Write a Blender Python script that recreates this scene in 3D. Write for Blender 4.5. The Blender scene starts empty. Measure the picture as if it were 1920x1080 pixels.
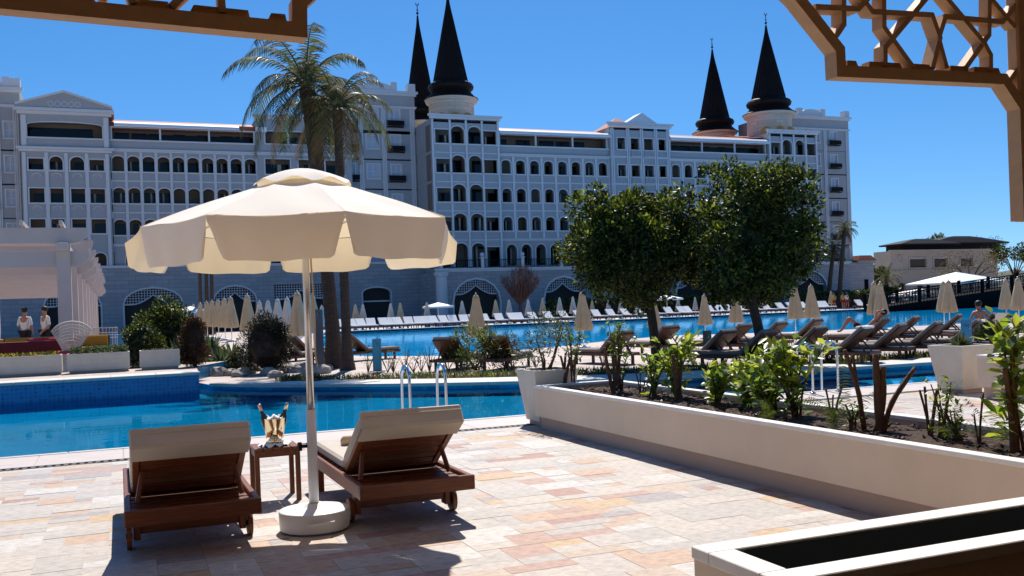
import bpy, math, random
import numpy as np
from mathutils import Vector, Matrix
random.seed(11); rng = np.random.default_rng(11)
sc = bpy.context.scene; col = sc.collection
rad = math.radians
# ---------------------------------------------------------------- camera (level, small roll, lens shift)
F = 1800.; YAW = rad(22.3); ROLL = rad(2.0); SH = 34.; H = 1.55
RV = Vector((math.cos(YAW), -math.sin(YAW), 0)); FW = Vector((math.sin(YAW), math.cos(YAW), 0)); ZV = Vector((0, 0, 1))
CR = math.cos(ROLL)*RV - math.sin(ROLL)*ZV; CU = math.sin(ROLL)*RV + math.cos(ROLL)*ZV
O = Vector((0, 0, H))
cd = bpy.data.cameras.new('camera'); cam = bpy.data.objects.new('camera', cd); col.objects.link(cam)
cd.sensor_width = 36; cd.lens = F/1920*36; cd.shift_y = SH/1920; cd.clip_start = .05; cd.clip_end = 9000
cam.matrix_world = Matrix(((CR.x, CU.x, -FW.x, O.x), (CR.y, CU.y, -FW.y, O.y), (CR.z, CU.z, -FW.z, O.z), (0, 0, 0, 1)))
sc.camera = cam
# ---------------------------------------------------------------- sky, sun, exposure
SUN_EL = rad(53); SUN_AZ = rad(20.5)
w = bpy.data.worlds.new('World'); sc.world = w; w.use_nodes = True
nt = w.node_tree; bg = nt.nodes['Background']; sky = nt.nodes.new('ShaderNodeTexSky')
sky.sky_type = 'NISHITA'; sky.sun_disc = False; sky.sun_elevation = SUN_EL; sky.sun_rotation = SUN_AZ
sky.altitude = 600; sky.air_density = 1.0; sky.dust_density = 0.15; sky.ozone_density = 5.0
tcw = nt.nodes.new('ShaderNodeTexCoord'); va = nt.nodes.new('ShaderNodeVectorMath'); va.inputs[1].default_value = (0,0,.07); vn = nt.nodes.new('ShaderNodeVectorMath'); vn.operation = 'NORMALIZE'
nt.links.new(tcw.outputs['Generated'], va.inputs[0]); nt.links.new(va.outputs[0], vn.inputs[0]); nt.links.new(vn.outputs[0], sky.inputs[0])
hs = nt.nodes.new('ShaderNodeHueSaturation'); hs.inputs['Saturation'].default_value = 1.27; nt.links.new(sky.outputs[0], hs.inputs['Color'])
nt.links.new(hs.outputs[0], bg.inputs[0]); bg.inputs[1].default_value = .093
S = Vector((math.sin(SUN_AZ)*math.cos(SUN_EL), math.cos(SUN_AZ)*math.cos(SUN_EL), math.sin(SUN_EL)))
sl = bpy.data.lights.new('sun', 'SUN'); sl.energy = 4.6; sl.angle = rad(.53); sl.color = (1, .95, .88)
so = bpy.data.objects.new('sun', sl); col.objects.link(so); so.rotation_euler = S.to_track_quat('Z', 'Y').to_euler()
sc.view_settings.view_transform = 'Standard'; sc.view_settings.look = 'None'
sc.view_settings.exposure = .45; sc.view_settings.gamma = 1; sc.view_settings.use_curve_mapping = False
sc.render.engine = 'CYCLES'; cy = sc.cycles
cy.use_denoising = True; cy.max_bounces = 7; cy.diffuse_bounces = 3; cy.glossy_bounces = 3; cy.transmission_bounces = 4
cy.transparent_max_bounces = 8; cy.caustics_reflective = False; cy.caustics_refractive = False
cy.sample_clamp_indirect = 6
# ---------------------------------------------------------------- pixel helpers (photo pixels, 1920 x 1080)
def ray(px, py): return FW + CR*((px-960)/F) + CU*((540-py+SH)/F)
def G(px, py, z=0): r = ray(px, py); return O + r*((z-H)/r.z)
def PY(px, py, Y): r = ray(px, py); return O + r*(Y/r.y)
def PD(px, py, d): return O + ray(px, py)*d
def hor(px): return 607.6-.035*px
# ---------------------------------------------------------------- mesh builder
class MB:
    def __init__(s): s.v = []; s.f = []; s.m = []; s.mi = 0
    def add(s, vs, fs):
        n = len(s.v); s.v += [tuple(p) for p in vs]; s.f += [tuple(i+n for i in f) for f in fs]; s.m += [s.mi]*len(fs); return s
    def box(s, x0, x1, y0, y1, z0, z1):
        return s.add([(x0,y0,z0),(x1,y0,z0),(x1,y1,z0),(x0,y1,z0),(x0,y0,z1),(x1,y0,z1),(x1,y1,z1),(x0,y1,z1)],
                     [(0,3,2,1),(4,5,6,7),(0,1,5,4),(1,2,6,5),(2,3,7,6),(3,0,4,7)])
    def bbox(s, x0, x1, y0, y1, z0, z1, b=.01):   # box with chamfered edges
        def ring(i, z): return [(x0+i,y0,z),(x1-i,y0,z),(x1,y0+i,z),(x1,y1-i,z),(x1-i,y1,z),(x0+i,y1,z),(x0,y1-i,z),(x0,y0+i,z)]
        def inn(z): 
            c = b*.999; return [(x0+c+b*0,y0+b,z),(x1-c,y0+b,z),(x1-b,y0+c,z),(x1-b,y1-c,z),(x1-c,y1-b,z),(x0+c,y1-b,z),(x0+b,y1-c,z),(x0+b,y0+c,z)]
        vs = inn(z0)+ring(b,z0+b)+ring(b,z1-b)+inn(z1); fs = [tuple(range(7,-1,-1)), tuple(range(24,32))]
        for k in range(3):
            for i in range(8): fs.append((k*8+i, k*8+(i+1)%8, k*8+8+(i+1)%8, k*8+8+i))
        return s.add(vs, fs)
    def quad(s, a, b, c, d): return s.add([a,b,c,d], [(0,1,2,3)])
    def prism(s, poly, d, axis='z', o=0.):        # extrude a polygon along an axis
        def P(p, t): return {'z':(p[0],p[1],t), 'y':(p[0],t,p[1]), 'x':(t,p[0],p[1])}[axis]
        n = len(poly); vs = [P(p,o) for p in poly]+[P(p,o+d) for p in poly]
        return s.add(vs, [tuple(range(n-1,-1,-1)), tuple(range(n,2*n))]+[(i,(i+1)%n,n+(i+1)%n,n+i) for i in range(n)])
    def tube(s, pts, rs, n=8, cap=True):
        pts = [Vector(p) for p in pts]; rs = rs if hasattr(rs,'__len__') else [rs]*len(pts); vs = []; fs = []; pu = None
        for k,p in enumerate(pts):
            t = (pts[min(k+1,len(pts)-1)]-pts[max(k-1,0)]).normalized()
            if pu is None: pu = t.orthogonal().normalized()
            u = (pu-t*pu.dot(t)); u = u.normalized() if u.length > 1e-6 else t.orthogonal().normalized(); pu = u; w_ = t.cross(u)
            for i in range(n):
                a = 2*math.pi*i/n; vs.append(p+(u*math.cos(a)+w_*math.sin(a))*rs[k])
        for k in range(len(pts)-1):
            for i in range(n): fs.append((k*n+i, k*n+(i+1)%n, (k+1)*n+(i+1)%n, (k+1)*n+i))
        if cap: fs += [tuple(range(n-1,-1,-1)), tuple(range((len(pts)-1)*n, len(pts)*n))]
        return s.add(vs, fs)
    def lathe(s, prof, n=16, c=(0,0,0), a0=0, sc_=lambda i: 1):
        vs = []; fs = []
        for r,z in prof:
            for i in range(n):
                a = a0+2*math.pi*i/n; q = sc_(i); vs.append((c[0]+r*q*math.cos(a), c[1]+r*q*math.sin(a), c[2]+z))
        for k in range(len(prof)-1):
            for i in range(n): fs.append((k*n+i, k*n+(i+1)%n, (k+1)*n+(i+1)%n, (k+1)*n+i))
        fs += [tuple(range(n-1,-1,-1)), tuple(range((len(prof)-1)*n, len(prof)*n))]
        return s.add(vs, fs)
    def ball(s, c, r, n=10, m=6):
        r = r if hasattr(r,'__len__') else (r,r,r); vs = []; fs = []
        for j in range(1,m):
            b = math.pi*j/m
            for i in range(n): a = 2*math.pi*i/n; vs.append((c[0]+r[0]*math.sin(b)*math.cos(a), c[1]+r[1]*math.sin(b)*math.sin(a), c[2]+r[2]*math.cos(b)))
        for j in range(m-2):
            for i in range(n): fs.append((j*n+i, (j+1)*n+i, (j+1)*n+(i+1)%n, j*n+(i+1)%n))
        vs += [(c[0],c[1],c[2]+r[2]),(c[0],c[1],c[2]-r[2])]; t = len(vs)-2
        for i in range(n): fs += [(t, i, (i+1)%n), (t+1, (m-2)*n+(i+1)%n, (m-2)*n+i)]
        return s.add(vs, fs)
    def xf(s, M): s.v = [tuple(M @ Vector(p)) for p in s.v]; return s
    def mesh(s, name, mats, smooth=False):
        me = bpy.data.meshes.new(name); me.from_pydata(s.v, [], s.f)
        for m_ in (mats if isinstance(mats,(list,tuple)) else [mats]): me.materials.append(m_)
        if any(s.m): me.polygons.foreach_set('material_index', s.m)
        if smooth: me.polygons.foreach_set('use_smooth', [True]*len(s.f)); 
        me.update(); return me
    def build(s, name, mats, parent=None, smooth=False, loc=None, rz=0):
        o = bpy.data.objects.new(name, s.mesh(name, mats, smooth)); col.objects.link(o); o.parent = parent
        if loc is not None: o.location = loc
        o.rotation_euler.z = rz
        if smooth == 'auto':
            m_ = o.modifiers.new('wn','WEIGHTED_NORMAL')
        return o
def box(name, m, parent, *a): return MB().box(*a).build(name, m, parent)
def np_mesh(name, V, Q, mats, mi=None, parent=None, smooth=False, uvn=None):
    me = bpy.data.meshes.new(name); V = np.asarray(V, np.float32); Q = np.asarray(Q, np.int32)
    k = Q.shape[1]; me.vertices.add(len(V)); me.vertices.foreach_set('co', V.ravel())
    me.loops.add(Q.size); me.loops.foreach_set('vertex_index', Q.ravel()); me.polygons.add(len(Q))
    me.polygons.foreach_set('loop_start', np.arange(0, Q.size, k, dtype=np.int32)); me.polygons.foreach_set('loop_total', np.full(len(Q), k, np.int32))
    for m_ in (mats if isinstance(mats,(list,tuple)) else [mats]): me.materials.append(m_)
    if mi is not None: me.polygons.foreach_set('material_index', np.asarray(mi, np.int32))
    me.update(calc_edges=True); me.validate()
    o = bpy.data.objects.new(name, me); col.objects.link(o); o.parent = parent; return o
def tag(o, label=None, cat=None, group=None, kind=None):
    if label: o['label'] = label
    if cat: o['category'] = cat
    if group: o['group'] = group
    if kind: o['kind'] = kind
    return o
def thing(name, label, cat, loc=(0,0,0), rz=0, group=None):
    o = bpy.data.objects.new(name, None); col.objects.link(o); o.location = loc; o.rotation_euler.z = rz; o.empty_display_size = .1
    return tag(o, label, cat, group)
KIDS = {}
def copy_tree(o, parent=None, src=None):
    c = o.copy(); col.objects.link(c); c.parent = parent
    for ch in list(o.children): copy_tree(ch, c)
    return c
def obj_copy(o, parent): c = o.copy(); col.objects.link(c); c.parent = parent; return c
# ---------------------------------------------------------------- materials
def mat(name, c, rough=.6, var=0., vs=4., bump=0., bs=30., metal=0., spec=.4, tl=None, stretch=None, c2=None, tlf=.4, sheen=0):
    m = bpy.data.materials.new(name); m.use_nodes = True; n = m.node_tree.nodes; l = m.node_tree.links; p = n['Principled BSDF']
    p.inputs['Base Color'].default_value = (*c,1); p.inputs['Roughness'].default_value = rough; p.inputs['Metallic'].default_value = metal
    p.inputs['Specular IOR Level'].default_value = spec
    if var or bump:
        tc = n.new('ShaderNodeTexCoord'); mp = n.new('ShaderNodeMapping'); l.new(tc.outputs['Object'], mp.inputs[0])
        if stretch: mp.inputs['Scale'].default_value = stretch
    if var:
        t = n.new('ShaderNodeTexNoise'); t.inputs['Scale'].default_value = vs; t.inputs['Detail'].default_value = 6; t.inputs['Roughness'].default_value = .65
        l.new(mp.outputs[0], t.inputs['Vector']); r = n.new('ShaderNodeValToRGB'); l.new(t.outputs[0], r.inputs[0])
        d = c2 or tuple(x*(1-var) for x in c); r.color_ramp.elements[0].position = .3; r.color_ramp.elements[1].position = .7
        r.color_ramp.elements[0].color = (*d,1); r.color_ramp.elements[1].color = (*[min(1,x*(1+var*.6)) for x in c],1); l.new(r.outputs[0], p.inputs['Base Color'])
    if bump:
        t2 = n.new('ShaderNodeTexNoise'); t2.inputs['Scale'].default_value = bs; t2.inputs['Detail'].default_value = 5; l.new(mp.outputs[0], t2.inputs['Vector'])
        b = n.new('ShaderNodeBump'); b.inputs['Strength'].default_value = bump; b.inputs['Distance'].default_value = .02
        l.new(t2.outputs[0], b.inputs['Height']); l.new(b.outputs[0], p.inputs['Normal'])
    if tl:
        tr = n.new('ShaderNodeBsdfTranslucent'); tr.inputs[0].default_value = (*tl,1); mx = n.new('ShaderNodeMixShader'); mx.inputs[0].default_value = tlf
        l.new(p.outputs[0], mx.inputs[1]); l.new(tr.outputs[0], mx.inputs[2]); l.new(mx.outputs[0], n['Material Output'].inputs[0])
    return m
def block_mat(name, c, mortar, bw, bh, off=.5, ms=.01, rough=.7, var=.12, bump=.3, bias=0.):
    m = mat(name, c, rough); n = m.node_tree.nodes; l = m.node_tree.links; p = n['Principled BSDF']
    tc = n.new('ShaderNodeTexCoord'); sp = n.new('ShaderNodeSeparateXYZ'); l.new(tc.outputs['Object'], sp.inputs[0])
    a = n.new('ShaderNodeMath'); l.new(sp.outputs[0], a.inputs[0]); l.new(sp.outputs[1], a.inputs[1]); cb = n.new('ShaderNodeCombineXYZ')
    l.new(a.outputs[0], cb.inputs[0]); l.new(sp.outputs[2], cb.inputs[1])
    b = n.new('ShaderNodeTexBrick'); l.new(cb.outputs[0], b.inputs['Vector']); b.offset = off
    b.inputs['Color1'].default_value = (*[x*(1-var) for x in c],1); b.inputs['Color2'].default_value = (*[min(1,x*(1+var)) for x in c],1)
    b.inputs['Mortar'].default_value = (*mortar,1); b.inputs['Scale'].default_value = 1; b.inputs['Brick Width'].default_value = bw; b.inputs['Row Height'].default_value = bh
    b.inputs['Mortar Size'].default_value = ms; b.inputs['Bias'].default_value = bias
    l.new(b.outputs['Color'], p.inputs['Base Color'])
    bp = n.new('ShaderNodeBump'); bp.inputs['Strength'].default_value = bump; bp.inputs['Distance'].default_value = .03; bp.invert = True
    l.new(b.outputs['Fac'], bp.inputs['Height']); l.new(bp.outputs[0], p.inputs['Normal'])
    return m
def water_mat(name, tint, sc1, strength, st=(1,1,1), ior=1.24):
    m = bpy.data.materials.new(name); m.use_nodes = True; n = m.node_tree.nodes; l = m.node_tree.links; n.remove(n['Principled BSDF'])
    tc = n.new('ShaderNodeTexCoord'); mp = n.new('ShaderNodeMapping'); mp.inputs['Scale'].default_value = st; l.new(tc.outputs['Object'], mp.inputs[0])
    t = n.new('ShaderNodeTexNoise'); t.inputs['Scale'].default_value = sc1; t.inputs['Detail'].default_value = 3; t.inputs['Distortion'].default_value = .6; l.new(mp.outputs[0], t.inputs['Vector'])
    b = n.new('ShaderNodeBump'); b.inputs['Strength'].default_value = strength; b.inputs['Distance'].default_value = .05; l.new(t.outputs[0], b.inputs['Height'])
    fr = n.new('ShaderNodeFresnel'); fr.inputs[0].default_value = ior; l.new(b.outputs[0], fr.inputs['Normal'])
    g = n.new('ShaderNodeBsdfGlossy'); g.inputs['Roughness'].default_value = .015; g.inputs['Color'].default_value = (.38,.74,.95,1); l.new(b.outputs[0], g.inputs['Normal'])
    tr = n.new('ShaderNodeBsdfTransparent'); tr.inputs[0].default_value = (*tint,1)
    mx = n.new('ShaderNodeMixShader'); l.new(fr.outputs[0], mx.inputs[0]); l.new(tr.outputs[0], mx.inputs[1]); l.new(g.outputs[0], mx.inputs[2])
    l.new(mx.outputs[0], n['Material Output'].inputs[0]); return m
M = {}
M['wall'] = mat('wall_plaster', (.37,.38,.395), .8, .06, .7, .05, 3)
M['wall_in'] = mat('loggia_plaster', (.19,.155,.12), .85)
M['trim'] = mat('white_trim', (.62,.63,.65), .7, .04, 2)
M['ashlar'] = block_mat('pale_ashlar', (.33,.34,.36), (.24,.25,.265), 1.25, .42, ms=.025, var=.09, bump=.5)
M['drumstone'] = block_mat('drum_stone', (.62,.52,.42), (.45,.38,.3), .9, .45, ms=.02, var=.1)
M['glass'] = mat('dark_window_glass', (.008,.009,.013), .08, spec=.25)
M['curtain'] = mat('window_curtain', (.55,.5,.45), .9)
M['shutter'] = mat('pale_window_glass', (.42,.48,.58), .35)
M['metal_roof'] = mat('dark_seamed_metal', (.015,.010,.009), .55, .3, 1.5, .1, 6, spec=.12)
M['awning'] = mat('white_awning', (.82,.82,.82), .5)
M['redtile'] = mat('red_roof_tile', (.42,.13,.07), .7, .2, 2)
M['gold'] = mat('gilded_plaster', (.65,.34,.07), .5)
M['iron'] = mat('black_iron', (.010,.010,.011), .6, spec=.1)
M['lattice_white'] = mat('white_lattice_paint', (.62,.64,.68), .6)
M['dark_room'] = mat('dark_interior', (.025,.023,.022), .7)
M['wood'] = mat('teak_rail', (.19,.054,.016), .42, .45, 6, .12, 18, stretch=(14,1.2,14))
M['woodx'] = mat('teak_slat', (.165,.046,.014), .42, .45, 6, .12, 18, stretch=(1.2,14,14))
M['woodd'] = mat('dark_lounger_wood', (.10,.042,.024), .5, .3, 6)
M['cushion'] = mat('oatmeal_cushion', (.52,.46,.39), .9, .07, 3, .15, 220)
M['cushion_dark'] = mat('taupe_cushion', (.22,.18,.155), .9, .1, 3)
M['cushion_white'] = mat('white_towelled_cushion', (.8,.79,.78), .9)
M['canvas'] = mat('cream_canvas', (.95,.91,.83), .85, .04, 2.5, .12, 160, tl=(.92,.70,.40), tlf=.24)
M['canvas_tan'] = mat('tan_canvas', (.60,.48,.31), .9, .12, 3, .1, 60, tl=(.6,.45,.25), tlf=.15)
M['canvas_grey'] = mat('pale_canvas', (.66,.60,.52), .9, .1, 3, tl=(.6,.5,.4), tlf=.15)
M['white'] = mat('white_paint', (.80,.79,.77), .5, .03, 4)
M['plastic'] = mat('white_base_plastic', (.74,.74,.76), .42, .04, 5)
M['alu'] = mat('silver_pole', (.66,.65,.64), .32, metal=.85)
M['steel'] = mat('polished_steel', (.75,.75,.76), .12, metal=1)
M['brass'] = mat('champagne_steel', (.86,.74,.52), .10, metal=1)
M['bottle'] = mat('dark_bottle_glass', (.02,.025,.015), .08)
M['foil'] = mat('bottle_foil', (.55,.42,.36), .35, metal=.6)
M['linen'] = mat('white_linen', (.82,.82,.82), .9)
M['towel'] = mat('beige_towel', (.55,.40,.26), .95, .1, 30, .3, 200)
M['soil'] = mat('brown_mulch', (.055,.028,.014), .95, .6, 22, 1.0, 40)
M['render_beige'] = mat('beige_render', (.74,.59,.44), .8, .07, 1.6, .05, 60)
M['render_plinth'] = mat('taupe_plinth', (.46,.34,.27), .8, .05, 1.2)
M['rim'] = mat('white_planter_rim', (.78,.75,.70), .6, .12, 5, .06, 40)
M['block'] = mat('cream_planter', (.66,.60,.50), .7, .1, 3, .05, 30)
M['black'] = mat('black_planter_liner', (.003,.003,.003), 1., spec=0)
M['bark'] = mat('dark_bark', (.065,.045,.032), .9, .4, 8, .8, 25)
M['palmbark'] = mat('palm_bark', (.085,.058,.042), .9, .5, 5, .9, 14, stretch=(1,1,6))
M['stem'] = mat('brown_cut_stem', (.12,.062,.035), .85, .4, 12, .5, 40)
M['rock'] = mat('pale_rock', (.42,.36,.30), .9, .35, 3, .8, 6)
def leafm(n, c, t, f=.35, r=.45): return mat(n, c, r, tl=t, tlf=f, spec=.35)
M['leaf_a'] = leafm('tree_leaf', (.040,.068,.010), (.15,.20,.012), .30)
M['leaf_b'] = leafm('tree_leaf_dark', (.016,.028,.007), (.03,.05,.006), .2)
M['leaf_c'] = leafm('tree_leaf_young', (.12,.155,.02), (.36,.40,.03), .38)
M['laurel'] = leafm('laurel_leaf', (.10,.17,.025), (.36,.48,.04), .45, .35)
M['laurel2'] = leafm('laurel_leaf_dark', (.05,.10,.02), (.18,.27,.03), .4, .35)
M['laurel3'] = leafm('laurel_leaf_lime', (.20,.25,.03), (.55,.58,.06), .5, .35)
M['palm_a'] = leafm('palm_leaflet', (.035,.055,.02), (.10,.14,.04), .25, .75)
M['palm_b'] = leafm('palm_leaflet_olive', (.08,.085,.03), (.18,.19,.05), .25, .75)
M['palm_c'] = leafm('palm_leaflet_dry', (.20,.12,.05), (.3,.18,.07), .3)
M['brown_leaf'] = leafm('rusty_foliage', (.12,.055,.02), (.18,.08,.02), .25)
M['brown_leaf2'] = leafm('rusty_foliage_dark', (.05,.025,.012), (.06,.03,.01), .2)
M['pine_dark'] = leafm('dark_conifer_foliage', (.014,.016,.008), (.03,.03,.01), .15)
M['grey_leaf'] = leafm('grey_green_leaf', (.09,.12,.075), (.15,.2,.1), .25)
M['twig'] = mat('reddish_twig', (.17,.09,.07), .9)
M['yellow'] = leafm('yellow_flower', (.55,.42,.03), (.6,.5,.05), .3)
M['red'] = mat('dark_red_cloth', (.13,.012,.016), .85, .2, 3)
M['mustard'] = mat('mustard_fabric', (.40,.21,.03), .85)
M['pink'] = mat('magenta_fabric', (.45,.03,.08), .85)
M['bluecloth'] = mat('blue_fabric', (.02,.22,.5), .85)
M['skin'] = mat('skin', (.40,.20,.13), .55)
M['hair'] = mat('dark_hair', (.015,.012,.01), .6)
M['shirt_y'] = mat('yellow_shirt', (.60,.40,.02), .85)
M['shirt_w'] = mat('white_shirt', (.75,.74,.75), .85)
M['cloth_red'] = mat('red_shorts', (.28,.02,.02), .85)
M['cloth_dk'] = mat('black_swimwear', (.015,.013,.013), .8)
M['teal'] = mat('teal_shower_panel', (.05,.30,.42), .2, .1, 6)
M['orange'] = mat('orange_ring', (.65,.09,.02), .5)
M['pergola'] = mat('pale_pergola_paint', (.60,.52,.48), .75, .05, 2)
M['screen'] = mat('tan_painted_timber', (.54,.34,.19), .65, .10, 8, .08, 30, stretch=(2,2,2))
M['bridge'] = mat('dark_bridge_timber', (.014,.008,.007), .8, .3, 2, spec=.05)
# ================================================================ the ground, terraces, pools
def flat_mat(name, c, mortar, bw, bh, ms=.008, var=.2, bump=.2, **k):
    m = block_mat(name, c, mortar, bw, bh, ms=ms, var=var, bump=bump, **k); n = m.node_tree.nodes; l = m.node_tree.links
    tc = [x for x in n if x.type == 'TEX_COORD'][0]; b = [x for x in n if x.type == 'TEX_BRICK'][0]
    for k_ in list(b.inputs['Vector'].links): l.remove(k_)
    l.new(tc.outputs['Object'], b.inputs['Vector']); return m
M['deckstone'] = flat_mat('pink_deck_paving', (.46,.37,.32), (.38,.32,.28), .6, .4, var=.16)
M['ground'] = mat('sandy_ground', (.34,.30,.24), .95, .25, .08)
M['mortar'] = mat('tile_mortar', (.50,.45,.40), .9)
M['basin_near'] = block_mat('turquoise_mosaic', (.006,.42,.66), (.02,.48,.70), .10, .10, off=0, ms=.012, var=.2, bump=.1, rough=.3)
M['basin_floor'] = flat_mat('turquoise_floor_mosaic', (.002,.20,.39), (.003,.225,.415), .3, .3, ms=.02, var=.12, bump=0)
M['basin_big'] = flat_mat('blue_floor_mosaic', (.002,.40,.88), (.004,.43,.90), .6, .6, ms=.03, var=.12, bump=0)
M['mosaic'] = block_mat('blue_wall_mosaic', (.012,.20,.44), (.03,.28,.50), .085, .085, off=0, ms=.012, var=.25, bump=.15, rough=.25)
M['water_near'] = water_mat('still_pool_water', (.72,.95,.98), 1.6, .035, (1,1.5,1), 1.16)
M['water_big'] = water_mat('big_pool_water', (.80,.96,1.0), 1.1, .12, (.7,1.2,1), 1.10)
for k_ in ('basin_near','basin_floor','basin_big'):
    p_ = M[k_].node_tree.nodes['Principled BSDF']; p_.inputs['Specular IOR Level'].default_value = 0; p_.inputs['Roughness'].default_value = 1
def struct(o): o['kind'] = 'structure'; return o
HX0, HX1, HY0, HY1 = -40, 190, 12.5, 75.5
b = MB(); L = 4500
for (a, c, d, e) in ((-L, L, -L, HY0), (-L, L, HY1, L), (-L, HX0, HY0, HY1), (HX1, L, HY0, HY1)):
    b.quad((a,d,-.04),(c,d,-.04),(c,e,-.04),(a,e,-.04))
struct(b.build('ground', M['ground']))
ISL = [(1.6,24.5),(1.9,22.7),(2.8,21.4),(3.9,20.36),(5.6,18.95),(7.5,17.75),(9.54,16.75),(12.5,16.05),(15.9,15.65),(22,15.4),(40,15.2),(90,15.2),
       (90,36),(60,36),(46,36),(41,35),(36.3,33.6),(31.4,33.3),(27,34.2),(22.4,36.6),(18.5,34.8),(15,32.2),(12,30.4),(9.8,30.1),(8.1,32.0),(7.4,34.3),(8.6,45),(12.5,65),(15,HY1),(HX0,HY1),(HX0,24.5)]
b = MB(); n_ = len(ISL); b.add([(x,y,0) for x,y in ISL], [tuple(range(n_))]); b.mi = 1
for i in range(n_):
    (x0,y0),(x1,y1) = ISL[i], ISL[(i+1)%n_]; b.quad((x0,y0,-1.4),(x1,y1,-1.4),(x1,y1,-.001),(x0,y0,-.001))
island = struct(b.build('pool_island', [M['deckstone'], M['basin_near']]))
RT = [(HX0,21.8),(1.57,21.8),(1.75,25),(4.3,31),(6.1,37),(7.4,45),(11.5,65),(13.8,HY1-.2),(HX0,HY1-.2)]; RZ = .33
b = MB(); n_ = len(RT); b.add([(x,y,RZ-.004) for x,y in RT], [tuple(range(n_))]); b.mi = 1
for i in range(n_):
    (x0,y0),(x1,y1) = RT[i], RT[(i+1)%n_]; b.quad((x0,y0,-1.4),(x1,y1,-1.4),(x1,y1,RZ-.004),(x0,y0,RZ-.004))
raised = struct(b.build('raised_terrace', [M['deckstone'], M['mosaic']]))
# basins and water
b = MB(); b.quad((HX0,HY0,-.23),(HX1,HY0,-.23),(HX1,26,-.23),(HX0,26,-.23)); b.mi = 1; b.quad((HX0,HY0,-1.4),(HX0,HY0,-.02),(HX1,HY0,-.02),(HX1,HY0,-1.4))
struct(b.build('pool_basin', [M['basin_floor'], M['basin_near']]))
b = MB(); b.quad((HX0,26,-.25),(HX1,26,-.25),(HX1,HY1,-.25),(HX0,HY1,-.25)); b.quad((HX0,HY1,-1.35),(HX1,HY1,-1.35),(HX1,HY1,-.02),(HX0,HY1,-.02))
b.quad((HX1,26,-1.35),(HX1,26,-.02),(HX1,HY1,-.02),(HX1,HY1,-1.35)); struct(b.build('pool_basin', M['basin_big']))
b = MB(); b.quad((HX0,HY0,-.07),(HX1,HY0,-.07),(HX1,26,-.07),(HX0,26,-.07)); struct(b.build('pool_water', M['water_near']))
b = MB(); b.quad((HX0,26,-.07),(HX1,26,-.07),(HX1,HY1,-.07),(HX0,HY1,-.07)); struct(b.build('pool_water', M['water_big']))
# far deck in front of the hotel
b = MB().box(-60,240,HY1,125,-.5,0.); struct(b.build('far_pool_deck', M['deckstone']))
b = MB()
for i in range(180):
    x = HX0+10+i*1.2; b.box(x,x+1.19,HY1-.06,HY1+.55,.003,.05)
o = b.build('coping', M['rim'], [x for x in col.objects if x.name == 'far_pool_deck'][0]); o['kind'] = 'stuff'
# near terrace: mortar bed, tiles, coping, drain
terrace = struct(MB().box(-14,26,-7,HY0,-.5,-.0025).build('terrace', M['mortar']))
STONE = [((.50,.44,.39),26),((.52,.455,.39),22),((.46,.415,.37),24),((.56,.515,.47),16),((.50,.395,.31),9),((.51,.355,.255),9),((.46,.30,.24),9),((.41,.24,.19),5),((.37,.325,.31),5),((.53,.37,.22),4)]
SM = [mat('paving_stone', c, .65, .30, 14, .35, 70, stretch=(1,2.2,1)) for c,_ in STONE]; SW = [x for _,x in STONE]
U = .145; gx0, gx1, gy0, gy1 = -4.03, 16.995, 1.83, 11.4; nx, ny = int(round((gx1-gx0)/U)), int(round((gy1-gy0)/U)); occ = np.zeros((nx,ny), bool); tiles = []
for j in range(ny):
    for i in range(nx):
        if occ[i,j]: continue
        for (w_,h_) in random.sample([(3,1),(2,1),(3,2),(2,2),(3,1),(2,1),(2,1),(3,2),(1,1)], 9)+[(1,1)]:
            if i+w_ <= nx and j+h_ <= ny and not occ[i:i+w_, j:j+h_].any(): break
        occ[i:i+w_, j:j+h_] = True; tiles.append((gx0+i*U, gy0+j*U, w_, h_, random.choices(range(len(SM)), SW)[0]))
def pix(p):
    d = Vector(p)-O; f = d.dot(FW); return 960+F*d.dot(CR)/f, 540+SH-F*d.dot(CU)/f, f
def showing(t):
    x, y, d = pix((t[0]+t[2]*U/2, t[1]+t[3]*U/2, 0))
    if d < 1 or not (-60 < x < 1980 and y < 1110): return 0
    if 4.7 < t[0] and (x > 1960 or y > hor(x)+F*.55/4 or t[0] < 5.6): return 0
    vis = .35 if t[0] > 4.7 else 1
    return vis*t[2]*t[3]/d**3
tiles.sort(key=showing, reverse=True); TM = {}; g_ = .001
for k,(x,y,w_,h_,m_) in enumerate(tiles[:300]):
    key = (w_,h_)
    if key not in TM:
        me = MB().box(g_, w_*U-g_, g_, h_*U-g_, -.03, 0).mesh('tile', SM[0]); TM[key] = me
    o = bpy.data.objects.new('tile', TM[key]); col.objects.link(o); o.parent = terrace
    o.material_slots[0].link = 'OBJECT'; o.material_slots[0].material = SM[m_]
    o.location = (x, y, random.uniform(-.0015,.0015)); o.rotation_euler = (random.uniform(-.002,.002), random.uniform(-.002,.002), 0)
b = MB()
for (x,y,w_,h_,m_) in tiles[300:]: b.mi = m_; b.box(x+g_, x+w_*U-g_, y+g_, y+h_*U-g_, -.03, random.uniform(-.002,.001))
b.build('tile_field', SM, terrace)['kind'] = 'stuff'
M['coping'] = mat('pink_coping_stone', (.53,.45,.41), .6, .14, 4, .1, 40, stretch=(1,3,1))
M['coping_w'] = mat('white_coping_stone', (.62,.57,.51), .55, .10, 4, .08, 40)
sl_me = [MB().bbox(.003, ln-.003, 0, .86, -.04, .004, .006).mesh('slab', M['coping']) for ln in (.6,.9,1.2)]
lip_me = MB().bbox(.002, 1.198, 0, .10, -.06, .012, .01).mesh('edge_stone', M['coping_w'])
x = -4.2
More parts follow.
